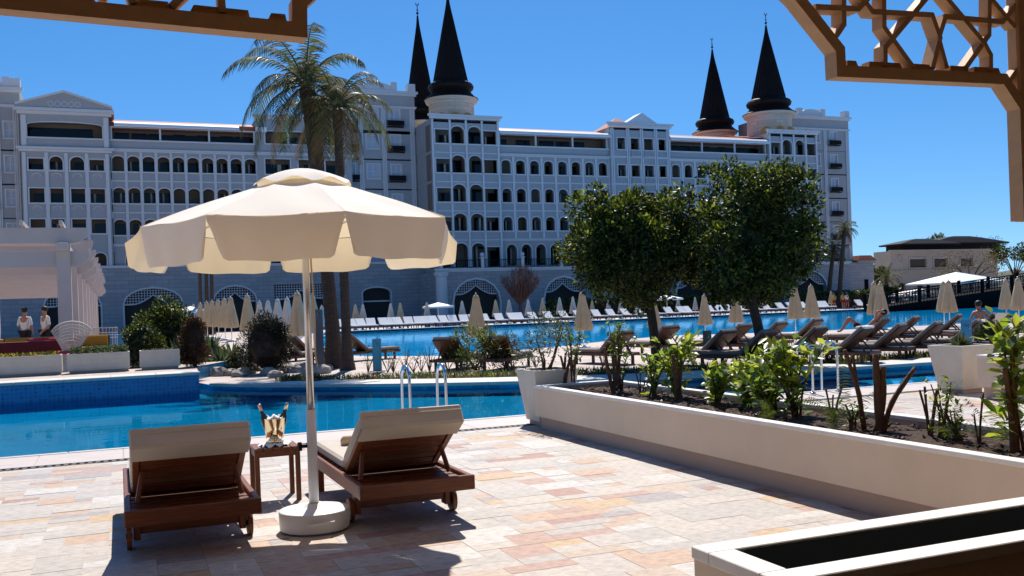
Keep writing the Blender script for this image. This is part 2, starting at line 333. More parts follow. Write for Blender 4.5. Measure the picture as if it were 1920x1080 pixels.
while x < 17:
    k = random.randrange(3); o = bpy.data.objects.new('slab', sl_me[k]); col.objects.link(o); o.parent = terrace; o.location = (x, 11.56, random.uniform(-.001,.001)); x += (.6,.9,1.2)[k]
for i in range(18):
    o = bpy.data.objects.new('edge_stone', lip_me); col.objects.link(o); o.parent = terrace; o.location = (-4.2+i*1.2, 12.424, 0)
b = MB()
for i in range(260): b.box(-4.2+i*.08, -4.2+i*.08+.045, 11.43, 11.53, -.02, .003)
b.box(-4.2,16.8,11.405,11.428,-.02,.005).box(-4.2,16.8,11.532,11.556,-.02,.005); b.build('drain_grate', mat('grate_metal', (.10,.085,.085), .5), terrace)
box('drain_channel', M['black'], terrace, -4.2,16.8,11.42,11.54,-.0024,-.001)
# island coping slabs along the curved edge
front = [Vector((x,y,0)) for x,y in ISL[1:11]]
def resample(pts, step):
    out = [pts[0].copy()]; acc = 0
    for a, c in zip(pts, pts[1:]):
        ln = (c-a).length; t = step-acc
        while t <= ln: out.append(a+(c-a)*(t/ln)); t += step
        acc = (acc+ln) % step
    return out
def catmull(P, k=8):
    P = [P[0]]+P+[P[-1]]; out = []
    for i in range(1, len(P)-2):
        for j in range(k):
            t = j/k; a,b_,c,d = P[i-1],P[i],P[i+1],P[i+2]
            out.append(.5*((2*b_)+(c-a)*t+(2*a-5*b_+4*c-d)*t*t+(3*b_-a-3*c+d)*t**3))
    return out+[P[-2]]
crv = resample(catmull(front), .85)[:44]
def nrm(c, i): t = (c[min(i+1,len(c)-1)]-c[max(i-1,0)]).normalized(); return Vector((-t.y, t.x, 0))
for i in range(len(crv)-1):
    a, c = crv[i], crv[i+1]; na, nc = nrm(crv,i), nrm(crv,i+1); e = (c-a)*.004; wd = .15+.95*min(1,i/3)
    P = [a-na*.06+e, c-nc*.06-e, c+nc*wd-e, a+na*wd+e]
    MB().prism([(p.x,p.y) for p in P], .065, 'z', -.02).build('slab', M['coping_w'], island)
# coping of the raised terrace
for i in range(16):
    x1 = 1.60-i*.9; MB().bbox(x1-.895, x1, 21.72, 22.5, RZ-.03, RZ+.035, .008).build('slab', M['coping_w'], raised)
# ================================================================ the hotel
hotel = thing('hotel', 'long pale stone hotel with arched loggias and dark pointed spires across the big pool', 'hotel', (40, 104, 0))
HO = Vector((40,104,0))
def HB(b, name, m, parent=None, smooth=False):        # build in world coordinates under the hotel
    p = parent or hotel; o = b.build(name, m, p, smooth)
    o.location = -HO if p is hotel else (0,0,0); return o
def arch_pts(x0, x1, zs, zt, rise, n=8):
    P = [(x0,zs),(x0,zt-rise)]
    if rise > 0:
        for k in range(1,n): a = math.pi*(1-k/n); P.append(((x0+x1)/2+(x1-x0)/2*math.cos(a), zt-rise+rise*math.sin(a)))
    return P+[(x1,zt-rise),(x1,zs)]
def cell(b, cx0, cx1, cz0, cz1, Y, op, rev=.35):
    """wall cell with an opening op=(x0,x1,sill,top,rise); reveal goes inward"""
    if op is None: b.quad((cx0,Y,cz0),(cx1,Y,cz0),(cx1,Y,cz1),(cx0,Y,cz1)); return
    x0,x1,zs,zt,ri = op; q = lambda a,c,d,e: b.quad((a,Y,d),(c,Y,d),(c,Y,e),(a,Y,e))
    if x0 > cx0: q(cx0,x0,cz0,cz1)
    if x1 < cx1: q(x1,cx1,cz0,cz1)
    if zs > cz0: q(x0,x1,cz0,zs)
    P = arch_pts(x0,x1,zs,zt,ri); T = P[1:-1]
    for a,c in zip(T,T[1:]): b.quad((a[0],Y,a[1]),(c[0],Y,c[1]),(c[0],Y,cz1),(a[0],Y,cz1))
    for a,c in zip(P,P[1:]+P[:1]): b.quad((a[0],Y,a[1]),(a[0],Y+rev,a[1]),(c[0],Y+rev,c[1]),(c[0],Y,c[1]))
def band(b, op, Y, w_=.13, pr=.06, sill=True):
    """raised surround along an opening"""
    x0,x1,zs,zt,ri = op; P = arch_pts(x0,x1,zs,zt,ri); Q = arch_pts(x0-w_,x1+w_,zs,zt+w_,ri+w_ if ri > 0 else 0); y = Y-pr
    for i in range(len(P)-1):
        a,c,d,e = P[i],P[i+1],Q[i+1],Q[i]
        b.quad((a[0],y,a[1]),(c[0],y,c[1]),(d[0],y,d[1]),(e[0],y,e[1])); b.quad((e[0],y,e[1]),(d[0],y,d[1]),(d[0],Y,d[1]),(e[0],Y,e[1])); b.quad((a[0],y,a[1]),(a[0],Y,a[1]),(c[0],Y,c[1]),(c[0],y,c[1]))
    if sill: b.box(x0-w_-.03,x1+w_+.03,y-.08,Y-.002,zs-.14,zs-.002)
def cornice(b, x0, x1, Y, z, h=.3, pr=.25):
    b.box(x0-pr*.5,x1+pr*.5,Y-pr*.5,Y-.003,z-h,z-h*.5); b.box(x0-pr,x1+pr,Y-pr,Y-.003,z-h*.5+.002,z)
SILL = [6.9,10.05,13.25,16.45,19.65]
def block(name, X0, X1, Y, rows, solid=None, depth=9, inner=True, wallm='wall', top=None, pil=None, seed=0, base=6.2):
    """rows: list of (z0, z1, [openings]); openings sorted along x, cells are split midway"""
    R = random.Random(seed); b = MB(); t = MB(); wins = []
    for (z0,z1,ops,kind) in rows:
        xs = [X0]+[(a[1]+c[0])/2 for a,c in zip(ops,ops[1:])]+[X1]
        if not ops: cell(b,X0,X1,z0,z1,Y,None)
        for k,op in enumerate(ops):
            cell(b,xs[k],xs[k+1],z0,z1,Y,op,.3 if kind == 'log' else .22); band(t,op,Y,.12 if kind == 'log' else .14,.06)
            wins.append((op,kind))
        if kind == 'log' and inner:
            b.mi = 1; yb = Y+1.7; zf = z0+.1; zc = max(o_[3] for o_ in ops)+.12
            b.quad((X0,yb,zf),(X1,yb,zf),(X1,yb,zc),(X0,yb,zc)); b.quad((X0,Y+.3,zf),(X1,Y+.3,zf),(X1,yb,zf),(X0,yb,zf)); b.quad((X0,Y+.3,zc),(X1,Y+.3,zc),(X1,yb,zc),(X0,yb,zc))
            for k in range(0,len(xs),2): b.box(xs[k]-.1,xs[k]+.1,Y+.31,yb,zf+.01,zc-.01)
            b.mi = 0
    zt = top if top is not None else rows[-1][1]; zb = rows[0][0]
    b.quad((X0,Y,zb),(X0,Y,zt),(X0,Y+depth,zt),(X0,Y+depth,zb)); b.quad((X1,Y,zb),(X1,Y+depth,zb),(X1,Y+depth,zt),(X1,Y,zt))
    b.quad((X0,Y+depth,zb),(X0,Y+depth,zt),(X1,Y+depth,zt),(X1,Y+depth,zb)); b.quad((X0,Y,zt),(X1,Y,zt),(X1,Y+depth,zt),(X0,Y+depth,zt))
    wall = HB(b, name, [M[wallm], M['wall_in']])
    for (op,kind) in wins:
        x0,x1,zs,zt_,ri = op; w_ = x1-x0
        if kind == 'log':
            sh = 1.55*(x0+x1)/2/Y; a = x0+sh*.9+w_*R.choice([.08,.22,.3,.0]); wd = w_*R.uniform(.80,1.0); u = R.random()
            if u < .13: continue
            p = HB(MB().box(a,a+wd,Y+1.62,Y+1.69,zs-.75,zt_-.30), 'window', M['glass'], wall)
            if R.random() < .45: c0 = a+wd*R.uniform(.1,.6); HB(MB().box(c0,c0+wd*.16,Y+1.59,Y+1.618,zs-.74,zt_-.33), 'curtain', M['curtain'], wall)
        else:
            HB(MB().box(x0+.01,x1-.01,Y+.14,Y+.2,zs+.01,zt_-.01), 'window', M['shutter'], wall)
            m = (x0+x1)/2; f = MB()
            for (p0,p1) in ((x0,x0+.09),(m-.05,m+.05),(x1-.09,x1)): f.box(p0,p1,Y+.09,Y+.138,zs+.01,zt_-.01)
            for (q0,q1) in ((zs+.01,zs+.1),(zt_-.1,zt_-.012),((zs+zt_)/2-.03,(zs+zt_)/2+.03)): f.box(x0+.09,x1-.09,Y+.095,Y+.13,q0,q1)
            HB(f, 'window_frame', M['trim'], wall)
    if pil:
        for x in pil[0]: t.box(x-pil[1]/2,x+pil[1]/2,Y-.10,Y-.003,rows[0][0],rows[-1][1]-.3)
    return wall, t
def bays(x0, x1, n, w_, zs, zt, rise): 
    s = (x1-x0)/n; return [(x0+s*(k+.5)-w_/2, x0+s*(k+.5)+w_/2, zs, zt, rise) for k in range(n)]
def balcony(x0, x1, Y, z, name='flower_balcony'):
    b = MB(); b.box(x0,x1,Y-.45,Y-.02,z-.08,z)
    for k in range(9): x = x0+(x1-x0)*k/8; b.box(x-.02,x+.02,Y-.46,Y-.42,z,z+.62)
    b.box(x0-.05,x1+.05,Y-.48,Y-.40,z+.58,z+.66); b.box(x0,x1,Y-.60,Y-.482,z+.10,z+.56)
    return HB(b, name, M['iron'])
def spire(cx, cy, z0, r, h, drum=None, seed=0):
    if drum:
        b = MB().lathe([(r*1.06,0),(r*1.06,drum*.86),(r*1.2,drum*.9),(r*1.25,drum)],40,(cx,cy,z0-drum)); d = HB(b,'tower_drum',M['drumstone'],None,False)
        for a in (-100,-65,-135,-30):
            a = rad(a); p = (cx+r*1.06*math.cos(a), cy+r*1.06*math.sin(a), z0-drum*.9)
            HB(MB().ball(p,(.75,.75,1.0),12,8),'gilded_niche',M['gold'],d,True)
    # fluted dark cap: skirt, bulging ring, tall cone
    q = r
    prof = [(q*1.27,0),(q*1.28,.08),(q*1.16,.25),(q*.96,.75),(q*.92,.95),(q*1.04,1.2),(q*1.08,1.5),(q*1.02,1.8),(q*.86,2.02),(q*.80,2.2)]
    for k in range(1,10): t = k/10; prof.append((q*.80*(1-t)**1.04, 2.2+(h-2.2)*t))
    prof.append((.06,h))
    s = HB(MB().lathe(prof,24,(cx,cy,z0+.003)),'spire',M['metal_roof'])
    rb = MB()
    for i in range(24):
        a = 2*math.pi*i/24; rb.tube([(cx+p[0]*1.0*math.cos(a), cy+p[0]*math.sin(a), z0+p[1]) for p in prof[9:]], [.07]*8+[.05]*(len(prof)-17), 4, False)
    HB(rb,'roof_seam',M['metal_roof'],s)
    HB(MB().tube([(cx,cy,z0+h-.3),(cx,cy,z0+h+1.5)],.05,6).ball((cx,cy,z0+h+.35),.17,8,6).ball((cx,cy,z0+h+.75),.11,8,6).tube([(cx+.2*math.cos(a),cy,z0+h+1.55+.2*math.sin(a)) for a in [rad(40+i*-26) for i in range(11)]],.04,5),'finial',M['iron'],s)
    return s
ROWS3 = lambda x0,x1,n,w_: [(9.1,12.3,bays(x0,x1,n,w_,10.05,11.6,.38),'log'),(12.3,15.5,bays(x0,x1,n,w_,13.25,14.8,.38),'log'),(15.5,18.7,bays(x0,x1,n,w_,16.45,18.0,.38),'log')]
def wing(name, X0, X1, n, Y, w_, low, seed, awn=(None,None)):
    rows = [(6.2,9.1,low,'log')]+ROWS3(X0,X1,n,w_)+[(18.7,21.0,[(X0+.25,X1-.3,19.65,20.85,0)],'log')]
    W, t = block(name, X0, X1, Y, rows, seed=seed, top=21.0, pil=None)
    s = (X1-X0)/n
    for k in range(n+1): t.box(X0+s*k-.13,X0+s*k+.13,Y-.09,Y-.004,9.2,18.4)
    cornice(t,X0,X1,Y,18.72,.3,.3); cornice(t,X0,X1,Y,9.15,.25,.2); t.box(X0,X1,Y-.12,Y-.003,15.42,15.56); t.box(X0,X1,Y-.12,Y-.003,12.22,12.36)
    t.box(X0,X1,Y-.16,Y-.003,19.5,19.66)
    for k in range(1,3): x = X0+(X1-X0)*k/3; t.box(x-.09,x+.09,Y+.02,Y+.2,19.66,20.85)
    HB(t,'stone_trim',M['trim'],W)
    a0, a1 = awn[0] or X0, awn[1] or X1; P = [(Y-.75,20.86),(Y-.75,20.95),(Y-.62,21.2),(Y-.3,21.42),(Y+.6,21.5),(Y+.6,20.96),(Y-.1,20.9)]
    HB(MB().prism(P,a1-a0,'x',a0),'awning',M['awning'],W)
    HB(MB().prism([(Y+.62,20.9),(Y+.62,21.56),(Y+3.5,22.3),(Y+8.5,20.9)],X1-X0,'x',X0),'tile_roof',M['redtile'],W)
    # dark glazed line in the penthouse storey
    g = MB(); R = random.Random(seed+5); x = X0+.5
    while x < X1-1.2:
        w2 = R.uniform(1.1,1.9); HB(MB().box(x,min(x+w2,X1-.4),Y+1.58,Y+1.66,18.9,20.62),'window',M['glass'],W); x += w2+R.choice([.25,.3,1.2])
    return W
# --- left pavilion with pediment
X0,X1,Y = -8.2,-.25,103.6
ops = lambda zs,zt,ri: [(-7.58,-6.27,zs,zt,0),(-5.75,-4.57,zs,zt+ri*.45,ri),(-3.90,-2.65,zs,zt+ri*.45,ri),(-2.16,-.84,zs,zt,0)]
low = [(-7.3,-6.2,6.95,8.25,.5),(-5.6,-4.5,6.95,8.25,.5),(-3.85,-2.75,6.95,8.25,.5),(-2.0,-.9,6.95,8.25,.5)]
rows = [(6.2,9.1,low,'log'),(9.1,12.3,ops(10.2,11.6,0),'log'),(12.3,15.5,ops(13.2,14.6,0),'log'),(15.5,18.6,ops(16.4,17.5,.55),'log'),(18.6,21.8,[(-7.6,-.9,19.6,21.1,.28)],'log')]
W,t = block('pavilion_wall',X0,X1,Y,rows,seed=1,top=21.8,depth=10); cornice(t,X0,X1,Y,18.62,.45,.4); cornice(t,X0,X1,Y,22.4,.6,.5)
for x in (-7.95,-6.0,-4.25,-2.4,-.55): t.box(x-.16,x+.16,Y-.12,Y-.004,6.4,18.1)
for x in (-7.9,-.55): t.box(x-.22,x+.22,Y-.1,Y-.004,18.7,21.7)
for x in (-6.9,-5.15,-3.3,-1.5):
    for z in (12.55,15.75): t.lathe([(.45,0),(.45,.05),(.33,.06),(.33,.05)],10,(0,0,0)) if False else t.tube([(x+.42*math.cos(a),Y-.03,z+.35*math.sin(a)) for a in [math.pi*k/8 for k in range(9)]],.05,5)
HB(t,'stone_trim',M['trim'],W)
HB(MB().prism([(X0-.5,22.402),(X1+.5,22.402),(X1+.3,22.6),((X0+X1)/2,23.95),(X0-.3,22.6)],10,'y',Y-.35),'pediment',M['wall'],W)
pt = MB(); ap = ((X0+X1)/2,23.97)
for sx in (X0-.35,X1+.35): pt.prism([(sx,22.58),(ap[0],ap[1]-.02),(ap[0],ap[1]+.2),(sx,22.80)],.5,'y',Y-.55)
for k in range(5): pt.tube([(ap[0]-1.2+k*.6+.25*math.cos(a),Y-.37,22.85+.25*math.sin(a)) for a in [2*math.pi*j/9 for j in range(10)]],.05,5)
HB(pt,'pediment_moulding',M['trim'],W)
# --- left wing, link block
wing('wing_wall',-.25,14.1,8+2,104,1.12,[(x,x+1.1,6.95,8.25,.5) for x in (.9,2.6,4.3,6.0,7.7,9.4,11.1,12.6)],2,(.2,12.3))
X0,X1,Y = 14.1,24.2,103.8
rows = [(6.2,9.1,[(15.2+k*2.2,16.3+k*2.2,6.95,8.25,.5) for k in range(4)],'log')]+[(z,z+3.2,[(14.9,17.5,z+.95,z+2.55,0),(18.4,20.4,z+.95,z+2.55,0),(21.3,23.4,z+.95,z+2.55,0)],'log') for z in (9.1,12.3,15.5)]+[(18.7,22.3,[(15.0,23.4,19.7,21.0,0)],'log')]
W,t = block('link_wall',X0,X1,Y,rows,seed=3,top=22.3); cornice(t,X0,X1,Y,18.75,.3,.3); cornice(t,X0,X1,Y,22.7,.45,.4); cornice(t,X0,X1,Y,9.15,.25,.2)
for x in (17.4,19.6,21.6): t.box(x-.1,x+.1,Y+.02,Y+.2,19.71,20.98)
HB(t,'stone_trim',M['trim'],W); HB(MB().box(14.0,15.1,Y-.6,Y-.005,20.8,21.3),'awning',M['awning'],W)
# --- tall blocks with casement windows and flower balconies
def tall(name, X0, X1, Y, top, cols, seed, zlist, merlon=True, balc=(0,2), depth=9):
    rows = []
    for z in zlist: rows.append((z-1.15,z+2.05,[(c-w_/2,c+w_/2,z,z+1.55,0) for c,w_ in cols],'win'))
    rows = [(0.,rows[0][0],[], 'win')]+rows+[(rows[-1][1],top,[],'win')]
    W,t = block(name,X0,X1,Y,rows,seed=seed,top=top,inner=False,depth=depth)
    cornice(t,X0,X1,Y,top+.1,.5,.35); cornice(t,X0,X1,Y,top-1.6,.25,.18)
    xs = [X0+.4]+[(a[0]+c[0])/2 for a,c in zip(cols,cols[1:])]+[X1-.4]
    for x in xs:
        for k in (-.18,.0,.18): t.box(x+k-.07,x+k+.07,Y-.10,Y-.004,6.5,top-1.9)
    for x in (X0+.35,X1-.35): t.box(x-.45,x+.45,Y-.18,Y+.7,top+.102,top+1.0)
    c = (X0+X1)/2; t.prism(arch_pts(c-1.6,c+1.6,top+.102,top+1.0,.5),.5,'y',Y-.15)
    for x in (c-1.95,c+1.95): t.box(x-.35,x+.35,Y-.2,Y+.5,top+.103,top+1.1)
    HB(t,'stone_trim',M['trim'],W)
    for i,z in enumerate(zlist):
        for k in balc:
            if k < len(cols) and (i+k) % 1 == 0: balcony(cols[k][0]-.95,cols[k][0]+.95,Y,z-.35)
    return W
ZT = [6.4,9.75,13.05,16.4,19.75,23.0]
tall('tower_block_wall',23.3,32.0,105.2,26.2,[(24.3,1.05),(26.95,1.35),(29.6,1.1)],4,ZT[:-1]+[22.6],balc=(0,2))
tall('tower_block_wall',-14.5,-8.3,105.5,24.6,[(-13.4,1.0),(-11.4,1.0),(-9.3,.9)],5,ZT[:-1],balc=(1,))
HB(MB().prism([(108,24.6),(113,24.6),(111,26.0)],2.6,'x',-11.2),'tile_roof',M['redtile'])
tall('tower_block_wall',84.0,97.0,108,26.6,[(86.3,1.0),(88.5,1.3),(91.2,1.1),(94.2,1.1)],6,ZT,balc=(3,1),depth=8)
# --- round-capped corner towers
def corner_tower(X0, X1, Y, wins, seed, depth):
    rows = [(0.,5.9,[],'win')]
    rows.append((5.9,9.1,[(a,c,6.0,8.2+(.45 if k in (1,2) else 0),.6 if k in (1,2) else 0) for k,(a,c) in enumerate(wins)],'log'))
    for z in (9.1,12.3,15.5,18.7): rows.append((z,z+3.2,[(a,c,z+.9,z+2.4+(.42 if k in (1,2) else 0),.6 if k in (1,2) else 0) for k,(a,c) in enumerate(wins)],'log'))
    W,t = block('corner_tower_wall',X0,X1,Y,rows,seed=seed,top=22.3,depth=depth); cornice(t,X0,X1,Y,22.75,.5,.35)
    xs = [X0+.15]+[(a[1]+c[0])/2 for a,c in zip(wins,wins[1:])]+[X1-.15]
    for x in xs: t.box(x-.11,x+.11,Y-.12,Y-.004,6,22.2)
    for z in (9.1,12.3,15.5,18.7): 
        for (a,c) in wins: t.box(a-.02,c+.02,Y-.05,Y-.003,z-.15,z-.05)
    HB(t,'stone_trim',M['trim'],W)
    for z in (9.0,12.2,15.4,18.6):                      # panelled side wall
        for k in range(2): y = Y+.8+k*2.6; HB(MB().box(X0-.06,X0-.003,y,y+2.0,z+.4,z+2.5),'wall_panel',M['wall'],W)
    return W
corner_tower(32.05,40.0,99.6,[(32.5,34.1),(34.3,35.85),(36.3,37.85),(38.05,39.65)],7,9)
spire(36.2,104.5,25.4,2.45,12.2,3.1); spire(36.55,117.5,25.2,2.3,13.8,3.0)
corner_tower(76.6,84.2,99.6,[(76.95,78.4),(78.75,80.2),(80.75,82.2),(82.55,84.0)],8,9)
spire(81.4,105.5,25.9,2.75,12.0,3.3); spire(81.0,117.5,25.6,2.6,12.2,2.5)
HB(MB().prism([(100.5,21.8),(125,21.8),(125,23.4),(108,23.4)],10,'x',75.5),'tile_roof',M['redtile'])
# --- right wings and central pavilion
ga = [(x,x+1.25,6.1,8.5,.62) for x in (40.6,42.4,44.2,46.0,47.8,49.6,51.4,53.2)]
wing('wing_wall',40.0,54.0,8,100,1.12,ga,9)
wing('wing_wall',62.2,76.6,8,100,1.12,[(x+22.2,y+22.2,a,c,d) for x,y,a,c,d in ga],10)
X0,X1,Y = 54.0,62.2,99.7
po = [(55.0,56.05),(56.8,57.95),(58.6,59.85),(60.6,61.6)]
rows = [(6.2,9.1,[(a,c,6.3,8.3,.4) for a,c in po],'log')]+[(z,z+3.2,[(a,c,z+.9,z+2.25,0) for a,c in po],'log') for z in (9.1,12.3,15.5,18.7)]
W,t = block('pavilion_wall',X0,X1,Y,rows,seed=11,top=22.2); cornice(t,X0,X1,Y,22.75,.5,.4)
for x in (54.3,56.4,58.25,60.2,61.9):
    for k in (-.12,.12): t.box(x+k-.08,x+k+.08,Y-.14,Y-.004,6.3,22.1)
for z in (9.1,12.3,15.5,18.7): t.box(X0,X1,Y-.08,Y-.003,z-.1,z+.1)
HB(t,'stone_trim',M['trim'],W); HB(MB().prism([(56.2,22.752),(60.4,22.752),(58.3,24.0)],2,'y',Y-.3),'pediment',M['trim'],W)
for z in (12.3,15.5,18.7):
    for (a,c) in po[1:3]:
        b = MB()
        for k in range(8): b.box(a+(c-a)*k/7-.025,a+(c-a)*k/7+.025,Y-.32,Y-.28,z+.1,z+.75)
        b.box(a-.1,c+.1,Y-.35,Y-.25,z+.75,z+.83).box(a-.1,c+.1,Y-.35,Y-.1,z,z+.1); HB(b,'balcony_rail',M['trim'],W)
HB(MB().lathe([(4.6,0),(.1,2.2)],4,(58.1,105.5,22.3),rad(45)),'tile_roof',M['redtile'],W)
# --- ground storeys with latticed arches
def ogee(x, c, hw, z0, hgt):
    u = abs(x-c)/hw
    return z0+hgt*max(0,(1-u))**1.8 if u < 1 else z0
def latticed(b_wall, lat, X0, X1, Y, z0, z1, arches, room=True):
    xs = [X0]+[(a[1]+c[0])/2 for a,c in zip(arches,arches[1:])]+[X1]
    for k,op in enumerate(arches):
        cell(b_wall,xs[k],xs[k+1],z0,z1,Y,op,.7); lat = MB(); LATS.append(lat)
        x0,x1,zs,zt,ri = op; c = (x0+x1)/2; hw = (x1-x0)/2
        def ztop(x): u = (x-c)/hw; return zt-ri+ri*math.sqrt(max(0,1-u*u)) if ri else zt
        def zlow(x): return ogee(x,c,hw*.75,zt-1.55,.95)
        n = int((x1-x0)/.26)
        for i in range(1,n):
            x = x0+(x1-x0)*i/n; a,d = zlow(x),ztop(x)
            if d-a > .05: lat.box(x-.028,x+.028,Y+.30,Y+.34,a,d)
        z = zt-1.5
        while z < zt:
            run = []
            for i in range(4*n+1):
                x = x0+(x1-x0)*i/(4*n); ok = zlow(x) < z < ztop(x)
                if ok: run.append(x)
                if (not ok or i == 4*n) and run:
                    if run[-1]-run[0] > .05: lat.box(run[0],run[-1],Y+.345,Y+.38,z-.028,z+.028)
                    run = []
            z += .26
        P = [x0+(x1-x0)*i/24 for i in range(25)]
        for p,q in zip(P,P[1:]):
            a,d = zlow(p),zlow(q)
            if min(ztop(p)-a,ztop(q)-d) > -.02: lat.add([(p,Y+.24,a-.09),(q,Y+.24,d-.09),(q,Y+.24,d+.03),(p,Y+.24,a+.03),(p,Y+.298,a-.09),(q,Y+.298,d-.09),(q,Y+.298,d+.03),(p,Y+.298,a+.03)],[(0,1,2,3),(0,4,5,1),(3,2,6,7)])
bw, tr, lt = MB(), MB(), None; LATS = []
A = [(-6.6,-1.6,.0,4.6,1.5),(.6,6.05,.0,4.6,1.5),(9.2,13.4,.0,4.62,1.5)]
latticed(bw,lt,-14.5,14.4,103.3,0,6.85,A); latticed(bw,lt,14.4,22.5,103.3,0,6.85,[(15.3,21.0,0,4.7,0)])
cell(bw,22.5,32.05,0,6.85,103.3,(24.8,27.9,.0,4.1,.55),.7)
for op in A+[(24.8,27.9,.0,4.1,.55)]: band(tr,op,103.3,.16,.07,False)
tr.box(-14.5,32.0,103.12,103.298,6.7,6.95)
g0 = HB(bw,'ground_storey_wall',M['ashlar']); [HB(q,'lattice_screen',M['lattice_white'],g0) for q in LATS]; HB(tr,'stone_trim',M['trim'],g0)
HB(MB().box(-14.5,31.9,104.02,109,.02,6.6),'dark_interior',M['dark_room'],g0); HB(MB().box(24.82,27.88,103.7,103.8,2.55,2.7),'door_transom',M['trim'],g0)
# podium of the right half with terrace and balustrade
LATS.clear(); bw, tr = MB(), MB(); PYF = 96.6
A = [(33.0,38.2,.0,4.55,2.3),(43.6,48.2,.0,4.55,2.2),(52.5,57,.0,4.55,2.2),(60.5,65,.0,4.55,2.2),(68.5,73,.0,4.55,2.2),(77.5,82.5,.0,4.55,2.3)]
latticed(bw,lt,31.2,86,PYF,0,5.5,A); bw.quad((31.2,PYF,0),(31.2,PYF,5.5),(31.2,103.3,5.5),(31.2,103.3,0)); bw.quad((31.2,PYF,5.5),(86,PYF,5.5),(86,103,5.5),(31.2,103,5.5)); bw.quad((86,PYF,0),(86,104,0),(86,104,5.5),(86,PYF,5.5))
for op in A: band(tr,op,PYF,.2,.08,False)
cornice(tr,31.2,86,PYF,5.75,.35,.3)
tr.lathe([(.75,0),(.75,.5),(.62,.6),(.62,4.9),(.75,5.0),(.8,5.4)],16,(31.7,PYF+.1,0))
for k in range(12):
    x = 31.7+k*4.7; tr.box(x-.16,x+.16,PYF-.02,PYF+.3,5.752,6.85); tr.box(x-.24,x+.24,PYF-.1,PYF+.38,6.85,6.95); tr.ball((x,PYF+.14,7.2),.25,10,6)
g1 = HB(bw,'podium_wall',M['ashlar']); [HB(q,'lattice_screen',M['lattice_white'],g1) for q in LATS]; HB(tr,'stone_trim',M['trim'],g1)
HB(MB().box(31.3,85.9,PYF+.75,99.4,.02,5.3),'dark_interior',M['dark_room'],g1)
rl = MB(); rl.box(31.7,85.5,PYF+.12,PYF+.18,6.6,6.68).box(31.7,85.5,PYF+.12,PYF+.18,5.85,5.9)
for k in range(220): x = 31.8+k*.244; rl.box(x-.02,x+.02,PYF+.13,PYF+.17,5.76,6.6)
HB(rl,'balustrade_rail',M['iron'],g1)
# low annex past the right-hand end
b = MB(); b.box(97.02,99.8,107,113,0,6.2); cornice(b,97.05,99.8,107,6.3,.4,.3); an = HB(b,'annex_wall',M['ashlar'])
HB(MB().prism([(96.9,6.32),(100.2,6.32),(99.2,7.0),(97.2,7.0)],6,'y',106.8),'tile_roof',M['redtile'],an); HB(MB().box(98.0,98.7,106.94,106.99,1.2,3.6),'window',M['glass'],an)
b = MB(); b.box(84.02,97.03,106.9,107.99,0,6.0); HB(b,'podium_wall',M['ashlar'])
# ================================================================ covered terrace with pierced timber screen
YT = 4.0; DT = .09; M['dark_timber'] = mat('dark_timber_boards', (.045,.028,.018), .6, .2, 3)
pav = thing('pavilion', 'tan timber pavilion edge with pierced star lattice screen framing the view', 'pavilion', (2.1, YT, 0))
PO = Vector((2.1, YT, 0))
def PB(b, name, m, parent=None): p = parent or pav; o = b.build(name, m, p); o.location = -PO if p is pav else (0,0,0); return o
def C8(x, y): p = PY(1440+x/4, y/4, YT); return (p.x, p.z)     # traced from the photograph, lying on the screen plane
CX = .537*YT
def bar(b, a, c, w_, y0=YT, d=DT):
    a, c = Vector((a[0],a[1])), Vector((c[0],c[1])); t = (c-a).normalized(); n = Vector((-t.y,t.x))*w_/2; e = t*w_*.25
    b.prism([tuple(a-n-e),tuple(c-n+e),tuple(c+n+e),tuple(a+n-e)][::-1], d, 'y', y0)
    return b
outer = [C8(90-60,-160),C8(205,0),C8(510,385),C8(520,575),C8(1770,632),C8(1920,800)]
ox, oz = outer[-1]; ox2 = PY(1916,300,YT).x; zb = PY(1903,413,YT).z
prof = outer[:-1]+[(ox2,outer[-2][1]-(ox2-outer[-2][0])*1.12),(ox2,zb)]
ZTOP = 3.62; d0 = (prof[1][0]-prof[0][0])/(prof[1][1]-prof[0][1]); prof[0] = (prof[1][0]+(ZTOP-prof[1][1])*d0, ZTOP)
fw = .062
def offs(P, w_):
    out = []
    for i,p in enumerate(P):
        a = Vector(P[max(i-1,0)]); c = Vector(P[min(i+1,len(P)-1)]); q = Vector(p)
        t1 = (q-a).normalized() if i else (c-q).normalized(); t2 = (c-q).normalized() if i < len(P)-1 else t1
        n1 = Vector((-t1.y,t1.x)); n2 = Vector((-t2.y,t2.x)); m = (n1+n2).normalized(); k = w_/max(.35,m.dot(n1)); out.append((q.x+m.x*k, q.y+m.y*k))
    return out
inner = offs(prof, fw)
segs = [[(370,50),(680,65)],[(680,65),(770,-30)],[(572,-300),(575,180)],[(575,180),(525,255)],[(700,-40),(790,85)],[(790,85),(1240,110)],[(1240,110),(1300,280)],[(1300,280),(1245,500)],
 [(873,-300),(880,200)],[(880,200),(1090,490)],[(1420,-280),(890,350)],[(890,350),(890,480)],[(1120,-300),(1640,325)],[(1640,325),(1685,410)],[(1685,410),(1685,520)],[(1775,160),(1345,120)],[(1345,120),(1295,280)],[(1295,280),(1355,500)],
 [(1680,-300),(1675,255)],[(1675,255),(1505,495)],[(1775,160),(2060,-200)],[(1440,-320),(1860,185)],[(1860,185),(2150,200)],[(1840,590),(1885,525)],[(1885,525),(2150,535)],[(2000,-300),(2005,300)],[(2005,300),(1900,440)],[(1900,440),(1905,530)],[(2150,-200),(2060,0)],[(2060,0),(2150,200)],
 [(300,-120),(560,-130)],[(560,-130),(700,-40)],[(560,-130),(572,-300)],[(770,-30),(1000,-130)],[(1000,-130),(1420,-120)],[(1420,-120),(1680,-120)],[(1680,-120),(2000,-130)]]
zmax = ZTOP-.02
